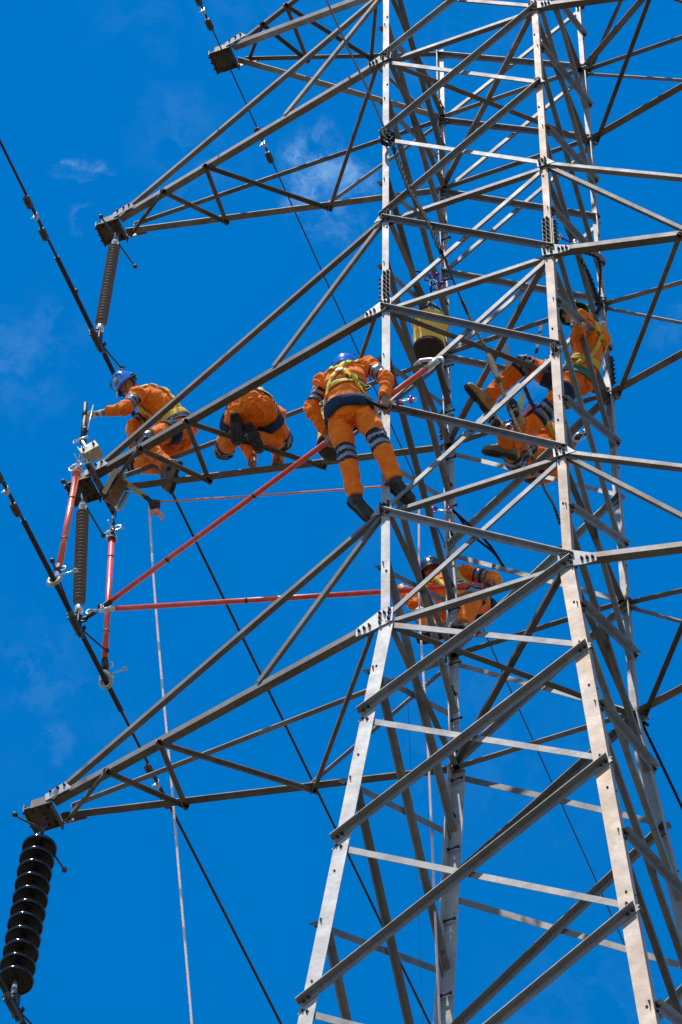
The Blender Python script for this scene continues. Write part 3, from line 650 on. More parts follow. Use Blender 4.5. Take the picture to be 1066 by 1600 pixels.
# black rope wound down from the front leg into the body, olive tail rope with its sleeve
rope([Y(505, -12, -1.0), Y(540, 66, -.97), Y(575, 140, -.95), Y(606, 212, -.93)], .0105, 'rope_black', 'rope', 'thin black rope running down from the top edge to the front leg', group='dark ropes')
kb = MB()
for k in range(3): kb.torus(Y(606, 214 + k * 3, -.86), V((1, 0, 0)), V((0, 1, .3 * (k - 1))), .060, .009, R1=.055)
kb.tube(curve([Y(597, 205, -.95), Y(600, 212, -.97), Y(608, 220, -.95), Y(614, 214, -.93)], 4), .012, 6)
ko = kb.build('rope_lashing', M['rope_black']); tag(ko, 'black rope lashing tied round the front leg', 'rope')
rope([Y(610, 216, -.88), Y(622, 250, -.86), Y(640, 296, -.84), Y(668, 345, -.82), Y(690, 395, -.80)], .024, 'rope_black', 'rope', 'thick twisted black rope hanging from the lashing on the front leg', strands=2, pitch=.19, group='dark ropes')
rope([Y(690, 392, -.80), Y(706, 432, -.70), Y(722, 470, -.6), Y(738, 505, -.5), Y(752, 530, -.45)], .010, 'rope_black', 'rope', 'thin black rope below the thick twisted one', group='dark ropes')
rope([Y(722, 470, -.58), Y(740, 508, -.5), Y(757, 540, -.45), Y(766, 560, -.42), Y(776, 584, -.4), Y(790, 622, -.38), Y(808, 665, -.36), Y(822, 692, -.35), Y(832, 716, -.34)], .0165, 'rope_green', 'rope', 'olive laid rope hanging in front of the seated workers', strands=3, pitch=.16, group='dark ropes')
M['sleeve'] = simple('grey_canvas_wrap', (.16, .15, .12), .9, 0, .2, var=.4, scale=40, bmp=.6, bscale=70)
sv = MB(); sp = curve([Y(763, 553, -.43), Y(771, 573, -.41), Y(780, 596, -.4)], 5); sv.tube(sp, [.020, .030, .027, .031, .029, .032, .028, .030, .025, .026, .018], 10); so2 = sv.build('rope_sleeve', M['sleeve']); tag(so2, 'worn grey canvas sleeve round the olive rope', 'rope sleeve')
rope([Y(846, 748, .45), Y(852, 766, .45), Y(864, 786, .46), Y(872, 808, .47), Y(875, 818, .47)], .014, 'rope_black', 'rope', 'short knotted black rope end dangling beside the rear of the body', strands=2, pitch=.12, group='dark ropes')
rope([V((.82, .86, -.05)), Y(1005, 1132, .86), Y(1030, 1186, 1.2), Y(1066, 1262, 1.7), Y(1130, 1398, 2.6), Y(1300, 1758, 5.0)], .013, 'rope_black', 'rope', 'taut black rope leaving the outer rear leg at the lowest crossarm', group='dark ropes')
rope([Y(632, 985, .9), V((-1.1, 1.0, -4)), V((-1.1, 1.0, -9))], .003, 'rope_black', 'cord', 'hair-thin dark cord hanging behind the tower', 'cord', strands=1)
# ------------------------------------------------------------------ canvas buckets
def bucket(top, axis, r, h, label):
    top = V(top); z = V(axis).normalized(); o = empty('canvas_bucket', top); tag(o, label, 'bucket', 'yellow canvas buckets')
    b = MB(); prof = [(0, r * .95), (.0, r * 1.0), (.02, r * 1.03), (.035, r * .99)]
    for i in range(12): t = i / 11; prof.append((.05 + (h - .06) * t, r * (.97 - .05 * math.sin(t * 3.1) + .02 * math.sin(t * 17))))
    prof += [(h, r * .97), (h, r * .9)]
    b.lathe(top, z, prof, 36)
    for i, v_ in enumerate(b.v):
        d = v_ - (top + z * (v_ - top).dot(z)); b.v[i] = v_ + d * (.09 * noise.noise(v_ * 6.5)) + d * .04 * noise.noise(v_ * 17)
    b.build('side_wall', M['canvas'], o)
    b = MB(); b.lathe(top, z, [(h - .03, r * .975), (h + .004, r * .97), (h + .012, r * .93), (h + .010, r * .5), (h + .009, .003)], 36); b.build('leather_base', M['canvas_base'], o)
    b = MB(); u = z.orthogonal().normalized(); v_ = z.cross(u)
    b.torus(top + z * .012, u, v_, r * 1.0, .012, n=32); b.build('rim_rope', M['canvas'], o)
    b = MB()
    for a in (0, 2.1, 4.2):
        p = top + (u * math.cos(a) + v_ * math.sin(a)) * r; b.tube(curve([p + z * .05, p - z * .02, lerp(p, top, .4) - z * .16, top - z * .30], 6), .009, 6)
    b.build('handle_cord', M['rope_black'], o)
    b = MB(); b.torus(top - z * .33, u, z, .022, .008, R1=.05, n=14, k=6); b.torus(top - z * .41, v_, z, .02, .007, R1=.045, n=14, k=6); b.build('snap_hook', M['alu'], o)
    return o
bucket(Y(672, 505, .2), (-.05, .05, -1), .152, .44, 'yellow canvas bucket hanging inside the tower beside the rear leg')
bucket(Y(523, 655, -.25), (.0, .0, -1), .152, .44, 'yellow canvas bucket half hidden behind the standing worker')
# ------------------------------------------------------------------ carabiners and safety slings
rope([Y(671, 488, .2), Y(673, 465, .17), Y(674, 440, .12), Y(668, 428, .1), Y(650, 424, .1)], .009, 'rope_black', 'lanyard', 'black cord carrying the yellow bucket beside the rear leg', 'lanyard', group='lanyards and slings')
def carabiner(c, u, v_, cols, label, s=1.0, name='carabiner'):
    s *= .78
    o = empty(name, c); tag(o, label, 'carabiner', 'carabiners and snap hooks'); c = V(c); u, v_ = V(u).normalized(), V(v_).normalized()
    for k, (cm, off) in enumerate(cols):
        p = c + u * off * s; w_ = u.cross(v_).normalized()
        b = MB(); a1, a2 = (u, v_) if k % 2 else (v_, w_)
        b.torus(p, a1, a2, .055 * s, .0095 * s, R1=.034 * s, n=18, k=6); b.build('ring', M[cm], o)
        b = MB(); b.tube([p + a1 * .05 * s, p + a1 * .10 * s], .016 * s, 8); b.build('gate_sleeve', M['purple'] if k % 2 == 0 else M['zinc'], o)
    return o
carabiner(Y(622, 627, -.98), (1, .3, .1), (0, .4, 1), (('purple', 0), ('zinc', .07), ('magenta', .12), ('zinc', -.06)), 'purple and silver carabiners clipped beside the standing worker hand', 1.15)
carabiner(Y(882, 374, -.55), (.6, .3, -.5), (0, .6, .8), (('zinc', -.05), ('purple', .04), ('zinc', .10)), 'purple and silver snap hook on the nearest leg', 1.3)
carabiner(Y(674, 437, .1), (.3, .2, -1), (1, 0, .2), (('magenta', -.04), ('zinc', .06), ('purple', .12)), 'magenta and silver carabiner holding the bucket cords', 1.2)
carabiner(Y(686, 797, -.45), (1, .2, -.3), (.2, .5, 1), (('magenta', -.06), ('zinc', .05), ('magenta', .12)), 'red and silver snap hooks above the seated lower worker', .95)
carabiner(Y(793, 662, .3), (.2, .2, -1), (1, 0, .2), (('purple', 0), ('zinc', .07)), 'purple carabiner between the boots of the seated workers', 1.1)
carabiner(Y(905, 683, .1), (.3, .3, 1), (1, 0, .2), (('zinc', 0), ('iron', .08)), 'dark snap hook hanging beside the nearest leg', 1.2)
carabiner(Y(667, 470, .15), (.5, .3, -1), (1, 0, .2), (('zinc', 0), ('zinc', .09)), 'plain steel snap hooks on the bucket rim', 1.2)
def strap_path(pts, w_, mat, name, label, cat='strap', side=(0, -.5, -.85), group='lanyards and slings'):
    P = curve(pts, 7); b = MB(); vs = []; side = V(side)
    for i, p in enumerate(P):
        t = (P[min(i + 1, len(P) - 1)] - P[max(i - 1, 0)]).normalized(); s = t.cross(side).normalized(); n = s.cross(t).normalized()
        vs += [p - s * w_ / 2 - n * .003, p + s * w_ / 2 - n * .003, p + s * w_ / 2 + n * .003, p - s * w_ / 2 + n * .003]
    fs = [(i * 4 + j, i * 4 + (j + 1) % 4, i * 4 + 4 + (j + 1) % 4, i * 4 + 4 + j) for i in range(len(P) - 1) for j in range(4)] + [(3, 2, 1, 0), tuple(len(vs) - 4 + j for j in range(4))]
    b.add(vs, fs, 0, False); o = b.build(name, M[mat]); tag(o, label, cat, group); return o
rope([Y(705, 795, .3), Y(735, 822, .5), Y(765, 852, .7), Y(786, 884, .86)], .013, 'rope_black', 'lanyard', 'black lanyard slanting down to the elbow of the lower seated worker', 'lanyard', group='lanyards and slings')
rope([Y(712, 800, .35), Y(738, 836, .55), Y(770, 862, .75), Y(788, 886, .86)], .012, 'rope_black', 'lanyard', 'second black lanyard looped just below the slanting one', 'lanyard', group='lanyards and slings')
rope([Y(898, 390, .1), Y(912, 412, .15), Y(925, 440, .2), Y(936, 478, .3), Y(932, 490, .3)], .018, 'rope_black', 'lanyard', 'black twisted lanyard above the worker with the green helmet', 'lanyard', strands=2, pitch=.13, group='lanyards and slings')
rope([Y(905, 393, .1), Y(935, 405, .3), Y(938, 440, .35), Y(936, 480, .3)], .014, 'rope_black', 'lanyard', 'black lanyard beside the outer rear leg over the green helmet', 'lanyard', strands=2, pitch=.1, group='lanyards and slings')
strap_path([Y(846, 508, .7), Y(842, 530, .6), Y(838, 552, .5)], .03, 'webbing', 'sling', 'black webbing sling over the thigh of the worker with the green helmet')
strap_path([Y(790, 540, .35), Y(792, 560, .3), Y(797, 575, .25)], .06, 'navy', 'sling', 'wide dark sling beside the olive rope sleeve')
strap_path([Y(818, 600, .3), Y(826, 620, .3), Y(836, 640, .35)], .035, 'webbing', 'sling', 'dark sling between the legs of the worker with the green helmet')
strap_path([Y(818, 616, .28), Y(815, 628, .28), Y(812, 640, .28)], .035, 'yellow', 'sling', 'short yellow webbing tab between the two pairs of legs')
rope([Y(614, 636, -.95), Y(600, 637, -1.12), Y(575, 625, -1.2), Y(560, 612, -1.22)], .014, 'rope_black', 'lanyard', 'black work positioning lanyard at the hip of the standing worker', 'lanyard', group='lanyards and slings')
# ------------------------------------------------------------------ people: one continuous body each, shaped by lofts that are fused and smoothed
# joints: hd head, nk neck base, s shoulder, e elbow, w wrist, hc pelvis, h hip, k knee, a ankle; l / r are the person's own sides
#POSES
POSE = {
    'p1': {'hd': (-3.501, -0.152, 6.051), 'nk': (-3.384, -0.071, 5.926), 'sl': (-3.369, -0.174, 5.765), 'sr': (-3.381, 0.122, 5.967), 'el': (-3.457, -0.236, 5.488), 'wl': (-3.718, -0.251, 5.527), 'er': (-3.54, 0.099, 5.718), 'wr': (-3.518, 0.161, 5.461), 'hc': (-3.1, 0.203, 5.521), 'hl': (-3.046, 0.135, 5.466), 'hr': (-3.146, 0.303, 5.508), 'kl': (-3.354, -0.027, 5.207), 'al': (-3.153, 0.13, 4.868), 'kr': (-3.571, 0.275, 5.379), 'ar': (-3.263, 0.232, 5.084)},
    'p2': {'hc': (-2.268, -0.124, 4.942), 'hl': (-2.366, -0.147, 4.916), 'hr': (-2.168, -0.107, 4.924), 'kl': (-2.651, 0.185, 4.947), 'al': (-2.385, -0.095, 4.76), 'kr': (-2.134, 0.323, 4.984), 'ar': (-2.292, 0.024, 4.72), 'nk': (-2.356, 0.202, 5.403), 'sl': (-2.53, 0.153, 5.332), 'sr': (-2.174, 0.233, 5.344), 'hd': (-2.399, 0.382, 5.489), 'el': (-2.559, 0.442, 5.388), 'wl': (-2.489, 0.46, 5.132), 'er': (-2.245, 0.481, 5.198), 'wr': (-2.253, 0.471, 4.933)},
    'p3': {'hd': (-0.975, -1.067, 3.379), 'nk': (-0.946, -1.143, 3.195), 'sl': (-1.154, -1.159, 3.152), 'sr': (-0.747, -1.152, 3.181), 'el': (-1.278, -1.098, 2.889), 'wl': (-1.196, -0.939, 2.692), 'er': (-0.601, -1.132, 2.925), 'wr': (-0.619, -1.112, 2.661), 'hc': (-0.935, -1.141, 2.622), 'hl': (-1.034, -1.115, 2.635), 'hr': (-0.836, -1.116, 2.644), 'kl': (-1.012, -0.971, 2.215), 'al': (-0.992, -0.782, 1.823), 'kr': (-0.722, -0.989, 2.237), 'ar': (-0.642, -0.806, 1.855)},
    'p4': {'hd': (0.639, 0.186, 5.328), 'nk': (0.737, 0.232, 5.166), 'sl': (0.718, 0.089, 5.04), 'sr': (0.77, 0.417, 5.19), 'el': (0.693, 0.104, 4.746), 'wl': (0.785, -0.11, 4.619), 'er': (0.856, 0.305, 4.93), 'wr': (0.82, 0.347, 5.189), 'hc': (0.549, 0.48, 4.699), 'hl': (0.557, 0.413, 4.622), 'hr': (0.468, 0.529, 4.755), 'kr': (0.137, 0.244, 4.862), 'ar': (-0.227, 0.349, 4.662), 'kl': (0.243, 0.457, 4.311), 'al': (-0.121, 0.534, 4.084)},
    'p5': {'hd': (-0.003, 1.013, 5.215), 'nk': (0.017, 1.034, 5.005), 'sl': (-0.175, 1.044, 4.959), 'sr': (0.193, 1.12, 4.995), 'el': (-0.001, 1.028, 4.709), 'wl': (0.144, 0.901, 4.516), 'er': (0.226, 1.089, 4.694), 'wr': (0.326, 0.93, 4.497), 'hc': (0.055, 1.032, 4.42), 'hl': (-0.036, 1.083, 4.425), 'hr': (0.16, 1.049, 4.443), 'kl': (-0.141, 0.741, 4.156), 'al': (-0.109, 0.316, 4.055), 'kr': (-0.042, 0.706, 4.24), 'ar': (0.06, 0.309, 4.089)},
    'p6': {'hd': (-1.008, 1.06, 3.335), 'nk': (-0.911, 1.055, 3.16), 'sr': (-1.048, 0.995, 3.041), 'sl': (-0.724, 1.073, 3.201), 'er': (-1.145, 0.941, 2.766), 'wr': (-1.246, 0.931, 3.011), 'el': (-0.478, 1.114, 3.039), 'wl': (-0.493, 0.996, 2.801), 'hc': (-0.675, 1.103, 2.642), 'hl': (-0.6, 1.158, 2.68), 'hr': (-0.745, 1.044, 2.598), 'kl': (-0.559, 0.803, 2.425), 'al': (-0.681, 0.807, 2.014), 'kr': (-1.015, 0.804, 2.348), 'ar': (-0.839, 0.742, 1.962)},
}
#ENDPOSES
class Body:
    def __init__(s): s.mb = MB(); s.info = []
    def loft(s, pts, rad, side, key, n=18, t0=0., t1=1.):
        pts = [V(p) for p in pts]; k = len(pts); side = [V(x) for x in side] if isinstance(side, list) else [V(side)] * k; vs = []
        ts = []
        for i, p in enumerate(pts):
            t = (pts[min(i + 1, k - 1)] - pts[max(i - 1, 0)]).normalized(); u = side[i] - t * side[i].dot(t)
            u = u.normalized() if u.length > 1e-4 else t.orthogonal().normalized(); w_ = t.cross(u); a, b = rad[i]
            vs += [p + u * (a * math.cos(q)) + w_ * (b * math.sin(q)) for q in [2 * math.pi * j / n for j in range(n)]]
            ts += [t0 + (t1 - t0) * i / (k - 1)] * n
        fs = [(i * n + j, i * n + (j + 1) % n, (i + 1) * n + (j + 1) % n, (i + 1) * n + j) for i in range(k - 1) for j in range(n)]
        ta = (pts[0] - pts[1]).normalized(); tb = (pts[-1] - pts[-2]).normalized()
        vs += [pts[0] + ta * min(rad[0]) * .55, pts[-1] + tb * min(rad[-1]) * .55]; ts += [t0, t1]; m_ = n * k
        fs += [(m_, (j + 1) % n, j) for j in range(n)] + [(m_ + 1, (k - 1) * n + j, (k - 1) * n + (j + 1) % n) for j in range(n)]
        s.mb.add(vs, fs); s.info += [(key, t) for t in ts]
    def ball(s, c, r, key, ax=None):
        b0 = len(s.mb.v); s.mb.ball(c, r, 0, 14, ax); s.info += [(key, 0.)] * (len(s.mb.v) - b0)
    def limb(s, a, b, prof, key, side, n=16):
        a, b = V(a), V(b); s.loft([lerp(a, b, t) for t, *_ in prof], [(r[0], r[1] if len(r) > 1 else r[0]) for t, *r in prof], side, key, n, prof[0][0], prof[-1][0])
def fuse(body, voxel, name):
    me = body.mb.mesh(name + '_raw', []); o = bpy.data.objects.new(name + '_raw', me); C.objects.link(o)
    r = o.modifiers.new('r', 'REMESH'); r.mode = 'VOXEL'; r.voxel_size = voxel; r.adaptivity = 0
    s = o.modifiers.new('s', 'SMOOTH'); s.factor = .5; s.iterations = 3
    dg = bpy.context.evaluated_depsgraph_get(); dg.update()
    out = bpy.data.meshes.new_from_object(o.evaluated_get(dg)); bpy.data.objects.remove(o); out.name = name
    return out
def hand(B, w_, d, nrm, curl, size=1., thumb=1, key='hand'):
    "palm, four jointed fingers and a thumb; d along the palm, nrm the side the fingers close towards"
    d = V(d).normalized(); nrm = V(nrm); nrm = (nrm - d * nrm.dot(d)).normalized(); acr = d.cross(nrm)
    w_ = V(w_); pe = w_ + d * .088 * size
    B.loft([w_ - d * .03, w_ + d * .01, w_ + d * .05 * size, pe], [(.027, .021), (.032, .019), (.040, .016), (.040, .014)], acr, key, 12)
    for i, (off, ln) in enumerate(((-.031, .068), (-.0105, .078), (.0105, .074), (.030, .058))):
        p = pe + acr * off * size - d * .006; a = .25; pts = [p]
        for seg, f in enumerate((.45, .32, .26)):
            a += curl * (.75, 1.0, .9)[seg]; p = p + (d * math.cos(a) + nrm * math.sin(a)) * ln * f * 1.15; pts.append(p)
        B.loft(pts, [(.0105, .0105), (.0100, .0100), (.0092, .0092), (.008, .008)], acr, key, 8)
    tb = w_ + d * .025 + acr * (.036 * thumb); p1 = tb + (d * .6 + acr * thumb * .55 + nrm * .5).normalized() * .038; p2 = p1 + (d * .55 - acr * thumb * .15 + nrm * .85).normalized() * .030; p3 = p2 + (d * .4 - acr * thumb * .5 + nrm * .6).normalized() * .024
    B.loft([tb, p1, p2, p3], [(.014, .014), (.0125, .0125), (.011, .011), (.009, .009)], nrm, key, 8)
def wrap(bvh, axis_pts, side, q0, q1, off, thick, rmax, mat, name, parent, nu=30):
    "padding or webbing laid on the body: cast outward from the limb's axis to the cloth, from angle q0 to q1"
    nv = len(axis_pts); axis_pts = [V(p) for p in axis_pts]; full = q1 - q0 >= 2 * math.pi - .01; n = nu if full else nu + 1; low, top = [], []
    for i, p in enumerate(axis_pts):
        t = (axis_pts[min(i + 1, nv - 1)] - axis_pts[max(i - 1, 0)]).normalized(); u = (V(side) - t * V(side).dot(t)).normalized(); w_ = t.cross(u); rr = []
        for j in range(n):
            q = q0 + (q1 - q0) * j / nu; d = u * math.cos(q) + w_ * math.sin(q); hit = bvh.ray_cast(p, d, rmax)
            rr.append((d, hit[3] if hit[0] is not None else rmax))
        for k in range(3):                                   # webbing bridges the small folds
            sm = []
            for j in range(n):
                a_, b_ = (rr[(j - 1) % n][1], rr[(j + 1) % n][1]) if full or 0 < j < n - 1 else (rr[j][1], rr[j][1]); sm.append((rr[j][0], max(rr[j][1], (a_ + b_) / 2)))
            rr = sm
        low += [p + d * (r + off) for d, r in rr]; top += [p + d * (r + off + thick) for d, r in rr]
    vs = low + top; m_ = len(low); fs = []; sm = []
    def f_(*x): fs.append(x)
    J2 = n if full else n - 1
    for i in range(nv - 1):
        for j in range(J2):
            j2 = (j + 1) % n; f_(m_ + i * n + j, m_ + i * n + j2, m_ + (i + 1) * n + j2, m_ + (i + 1) * n + j); sm.append(True); f_(i * n + j, (i + 1) * n + j, (i + 1) * n + j2, i * n + j2); sm.append(True)
    for j in range(J2):
        j2 = (j + 1) % n; f_(j, j2, m_ + j2, m_ + j); sm.append(False); e = (nv - 1) * n; f_(e + j, m_ + e + j, m_ + e + j2, e + j2); sm.append(False)
    if not full:
        for i in range(nv - 1): f_(i * n, m_ + i * n, m_ + (i + 1) * n, (i + 1) * n); sm.append(False); e = n - 1; f_(i * n + e, (i + 1) * n + e, m_ + (i + 1) * n + e, m_ + i * n + e); sm.append(False)
    P = MB(); P.add(vs, fs, 0, True); P.sm = sm
    return P.build(name, mat, parent)
def worker(key, label, helmet, face, boots, hands, opt):
    J = {k: V(v) for k, v in POSE[key].items()}; B = Body()
    hside = (J['hl'] - J['hr']).normalized(); sside = (J['sl'] - J['sr']).normalized()
    spine = J['nk'] - J['hc']; up = spine.normalized()
    if hside.dot(sside) < .2: hside = (hside + sside * 1.2).normalized()
    fwd = sside.cross(up).normalized(); rb = opt.get('round', .05)
    prof = [(-.20, .10, .085), (-.12, .165, .135), (0., .180, .150), (.14, .172, .142), (.32, .158, .128), (.5, .165, .132), (.68, .180, .138), (.84, .178, .122), (.95, .125, .095), (1.04, .07, .068), (1.14, .058, .058)]
    tp = [J['hc'] + spine * t - fwd * (rb * math.sin(max(0, min(1, t)) * math.pi)) for t, _, _ in prof]
    ts = [(hside * (1 - max(0, min(1, t))) + sside * max(0, min(1, t))).normalized() for t, _, _ in prof]
    gi = opt.get('girth', 1.)
    prof = [(t, a * gi, b * gi) for t, a, b in prof]; tr = [(a, b) for _, a, b in prof]
    B.loft(tp, tr, ts, 'torso', 26, prof[0][0], prof[-1][0])
    for s in 'lr':
        h, k, a = J['h' + s], J['k' + s], J['a' + s]; hs = hside
        if abs((k - h).normalized().dot(hs)) > .9: hs = fwd
        B.ball(h, .108 * gi, 'thigh_' + s)
        B.limb(h, k, [(0, .108 * gi), (.25, .104 * gi), (.5, .096 * gi), (.75, .086 * gi), (1., .077 * gi)], 'thigh_' + s, hs)
        B.ball(k, .079 * gi, 'shin_' + s)
        B.limb(k, a, [(0, .077), (.3, .079), (.6, .071), (.85, .066), (.93, .068)], 'shin_' + s, hs)
        B.limb(k, a, [(.90, .045), (1., .042), (1.08, .042)], 'ankle_' + s, hs)
        sh, e, w_ = J['s' + s], J['e' + s], J['w' + s]
        B.ball(sh, .080, 'arm_' + s); B.loft([lerp(J['nk'], J['hc'], .10), lerp(sh, J['nk'], .25), sh], [(.085, .085), (.078, .078), (.074, .074)], up, 'torso', 16, .9, .95)
        B.limb(sh, e, [(0, .077), (.3, .070), (.7, .062), (1., .058)], 'arm_' + s, up if abs(up.dot((e - sh).normalized())) < .9 else fwd)
        B.ball(e, .060, 'fore_' + s)
        sl_ = opt.get('sleeve_' + s, .92)
        B.limb(e, w_, [(0, .058), (.4, .054), (sl_ - .06, .049), (sl_, .052)], 'fore_' + s, up if abs(up.dot((w_ - e).normalized())) < .9 else fwd)
        B.limb(e, w_, [(.35, .040), (.7, .034), (1., .029)], 'wrist_' + s, fwd, 12)
        hd_ = hands.get(s)
        if hd_: hand(B, w_, hd_[1] if hd_[1] else (w_ - e), hd_[2], hd_[3], 1.05, hd_[4], 'hand_' + s)
    # head
    hc = J['hd']; hf = V(face[0]).normalized(); hu = V(face[1]); hu = (hu - hf * hu.dot(hf)).normalized(); hl = hu.cross(hf)   # person's left
    ax = (hl, hf, hu)
    B.ball(hc + hu * .02, (.076, .096, .105), 'head', ax); B.ball(hc + hf * .028 - hu * .055, (.056, .062, .062), 'head', ax)
    B.ball(hc + hf * .098 - hu * .012, (.013, .018, .020), 'head', ax); B.ball(hc + hf * .090 + hu * .012, (.010, .012, .024), 'head', ax); B.ball(hc + hf * .084 - hu * .052, (.026, .012, .012), 'head', ax); B.ball(hc + hf * .080 - hu * .090, (.024, .018, .016), 'head', ax)
    for s in (-1, 1): B.ball(hc + hl * (s * .078) - hf * .005 - hu * .005, (.010, .020, .032), 'head', ax); B.ball(hc + hl * (s * .045) + hf * .070 - hu * .028, (.022, .016, .018), 'head', ax)
    B.loft([J['nk'] - up * .02, lerp(J['nk'], hc, .5), hc - hu * .03 - hf * .01], [(.062, .062), (.055, .055), (.058, .060)], sside, 'neck', 16)
    me = fuse(B, .0078, 'person')
    # which part of the clothing each vertex belongs to
    kd = kdtree.KDTree(len(B.mb.v))
    for i, p in enumerate(B.mb.v): kd.insert(p, i)
    kd.balance()
    tags = []
    seg = {}
    for s in 'lr': seg['arm_' + s] = (J['s' + s], J['e' + s]); seg['fore_' + s] = (J['e' + s], J['w' + s]); seg['thigh_' + s] = (J['h' + s], J['k' + s]); seg['shin_' + s] = (J['k' + s], J['a' + s])
    sd_ = rnd.uniform(0, 50); n3 = V((sd_, sd_ * .7, sd_ * .3))
    joints = [(J[x], r) for x, r in (('el', .14), ('er', .14), ('kl', .17), ('kr', .17), ('hl', .2), ('hr', .2), ('sl', .15), ('sr', .15), ('hc', .2), ('al', .1), ('ar', .1), ('wl', .1), ('wr', .1))]
    me.update(); nor = [v.normal.copy() for v in me.vertices]
    for i, v in enumerate(me.vertices):
        co, j, d = kd.find(v.co); kx = B.info[j][0]; tags.append(kx)
        if kx.split('_')[0] in ('torso', 'thigh', 'shin', 'arm', 'fore') :
            p = v.co; base = kx.split('_')[0]
            amp = .0085
            for jp, jr in joints:
                q = (p - jp).length / jr
                if q < 1: amp += .010 * (1 - q)
            # drapery: ridged folds, drawn out across the limb
            sg = seg.get(kx); axd = (sg[1] - sg[0]).normalized() if sg else up
            al = p.dot(axd); pp = (p - axd * al) * .8 + axd * al * 1.15
            wv = noise.noise_vector(p * 5 + n3) * .06; pp = pp + wv
            r1 = (1 - min(1, abs(noise.noise(pp * 8.5 + n3)) * 2.6)) ** 1.5 * 1.5 - .4; r2 = (1 - min(1, abs(noise.noise(pp * 19 + n3 * 2)) * 2.4)) ** 1.3 - .3
            v.co = p + nor[i] * (amp * (r1 * 1.05 + r2 * .32) - amp * .22)
    mats = ['orange', 'tape_navy', 'silver', 'skin', opt.get('glove', 'glove'), 'hair', 'navy', 'shirt']
    for x in mats: me.materials.append(M[x])
    gl = opt.get('gloved', '')
    sb = opt.get('stripes', {'arm': (.40, .80), 'leg': True})
    for p in me.polygons:
        c = p.center; votes = [tags[i] for i in p.vertices]; kx = max(set(votes), key=votes.count); mi = 0; base, _, s = kx.partition('_')
        if base in ('thigh', 'shin', 'arm', 'fore'):
            a, b_ = seg[kx]; t = (c - a).dot(b_ - a) / (b_ - a).length_squared; dist = None
            if base == 'thigh': dist = (t - 1) * (b_ - a).length
            if base == 'shin': dist = t * (b_ - a).length
            if base == 'arm':
                dist = (t - .58) * (b_ - a).length
            if dist is not None and base != 'arm' and abs(dist) < .085 or base == 'arm' and abs(dist) < .072:
                w_ = abs(dist) / (.085 if base != 'arm' else .072); mi = 1 if w_ < .16 or w_ > .62 else 2
        elif base in ('head', 'neck'): mi = 3
        elif base == 'wrist':
            a, b_ = seg['fore_' + s]; t = (c - a).dot(b_ - a) / (b_ - a).length_squared; mi = 3 if t > opt.get('sleeve_' + s, .92) else 0
        elif base == 'ankle':
            a, b_ = seg['shin_' + s]; t = (c - a).dot(b_ - a) / (b_ - a).length_squared; mi = 1 if t > .93 else 0
        elif base == 'hand': mi = 4 if s in gl else 3
        p.material_index = mi; p.use_smooth = True
    if 'head' in tags:
        for p in me.polygons:
            if p.material_index == 3:
                q = p.center - hc
                if q.length < .14 and q.dot(hf) < .01 and q.dot(hu) > -.07 and abs(q.dot(hl)) < .085 and tags[p.vertices[0]] == 'head': p.material_index = 5
    o = bpy.data.objects.new('person', me); C.objects.link(o); tag(o, label, 'person', 'line workers in orange coveralls')
    # helmet: shell, vents, rim, chin strap
    h = MB(); n = 28; rows = 12; hcn = hc + hu * .032 - hf * .004; vs = []
    for i in range(rows + 1):
        a = math.radians(2 + 88 * i / rows)
        for j in range(n):
            q = 2 * math.pi * j / n; fr = max(0, math.sin(q))
            rx, ry = .113, .136; low = .045 if i > rows - 3 else 0
            z = .122 * math.cos(a) - (.055 * (i / rows) ** 3) * (1.0 - .35 * fr)
            ex = 1 + (.06 if i == rows else 0) + .10 * fr * (i / rows) ** 6
            vs.append(hcn + hl * (rx * math.sin(a) ** .92 * math.cos(q) * ex) + hf * (ry * math.sin(a) ** .92 * math.sin(q) * ex) + hu * (z + .004))
    m_ = len(vs); inner = [hcn + (v - hcn) * .94 - hu * .001 for v in vs]
    fs = [(i * n + j, (i + 1) * n + j, (i + 1) * n + (j + 1) % n, i * n + (j + 1) % n) for i in range(rows) for j in range(n)] + [tuple(range(n))[::-1]]
    fi = [tuple(m_ + k for k in f[::-1]) for f in fs]; rim = [(rows * n + j, m_ + rows * n + j, m_ + rows * n + (j + 1) % n, rows * n + (j + 1) % n) for j in range(n)]
    fs = [f if hcn is None else f for f in fs]
    h.add(vs + inner, fs + fi + rim, 0, True); ho = h.build('helmet', [M[helmet]], o)
    e = MB()
    for s in (-1, 1):
        for k in range(5):                                   # vent slots on the sides
            q = math.radians(-18 + k * 22); a = math.radians(58)
            p = hcn + hl * (s * .113 * math.sin(a) * math.cos(q * .9)) + hf * (.136 * math.sin(a) * math.sin(q) - .02) + hu * (.122 * math.cos(a) + .012)
            nn = (p - hcn).normalized(); tt = nn.cross(hu).normalized(); e.box(p + nn * .006, (.006, .016, .003), (tt, nn.cross(tt), nn))
    e.build('vent', M['black'], ho)
    cs = MB()
    for s in (-1, 1):
        cs.tube(curve([hcn + hl * (s * .108) - hu * .03 + hf * .03, hc + hl * (s * .085) + hf * .03 - hu * .06, hc + hl * (s * .03) + hf * .055 - hu * .118], 5), .006, 6)
        cs.lathe(hcn + hl * (s * .108) - hu * .022 - hf * .02, hl * s, [(0, .002), (0, .018), (.008, .016), (.009, .002)], 14)
    cs.build('chin_strap', M['black'], ho)
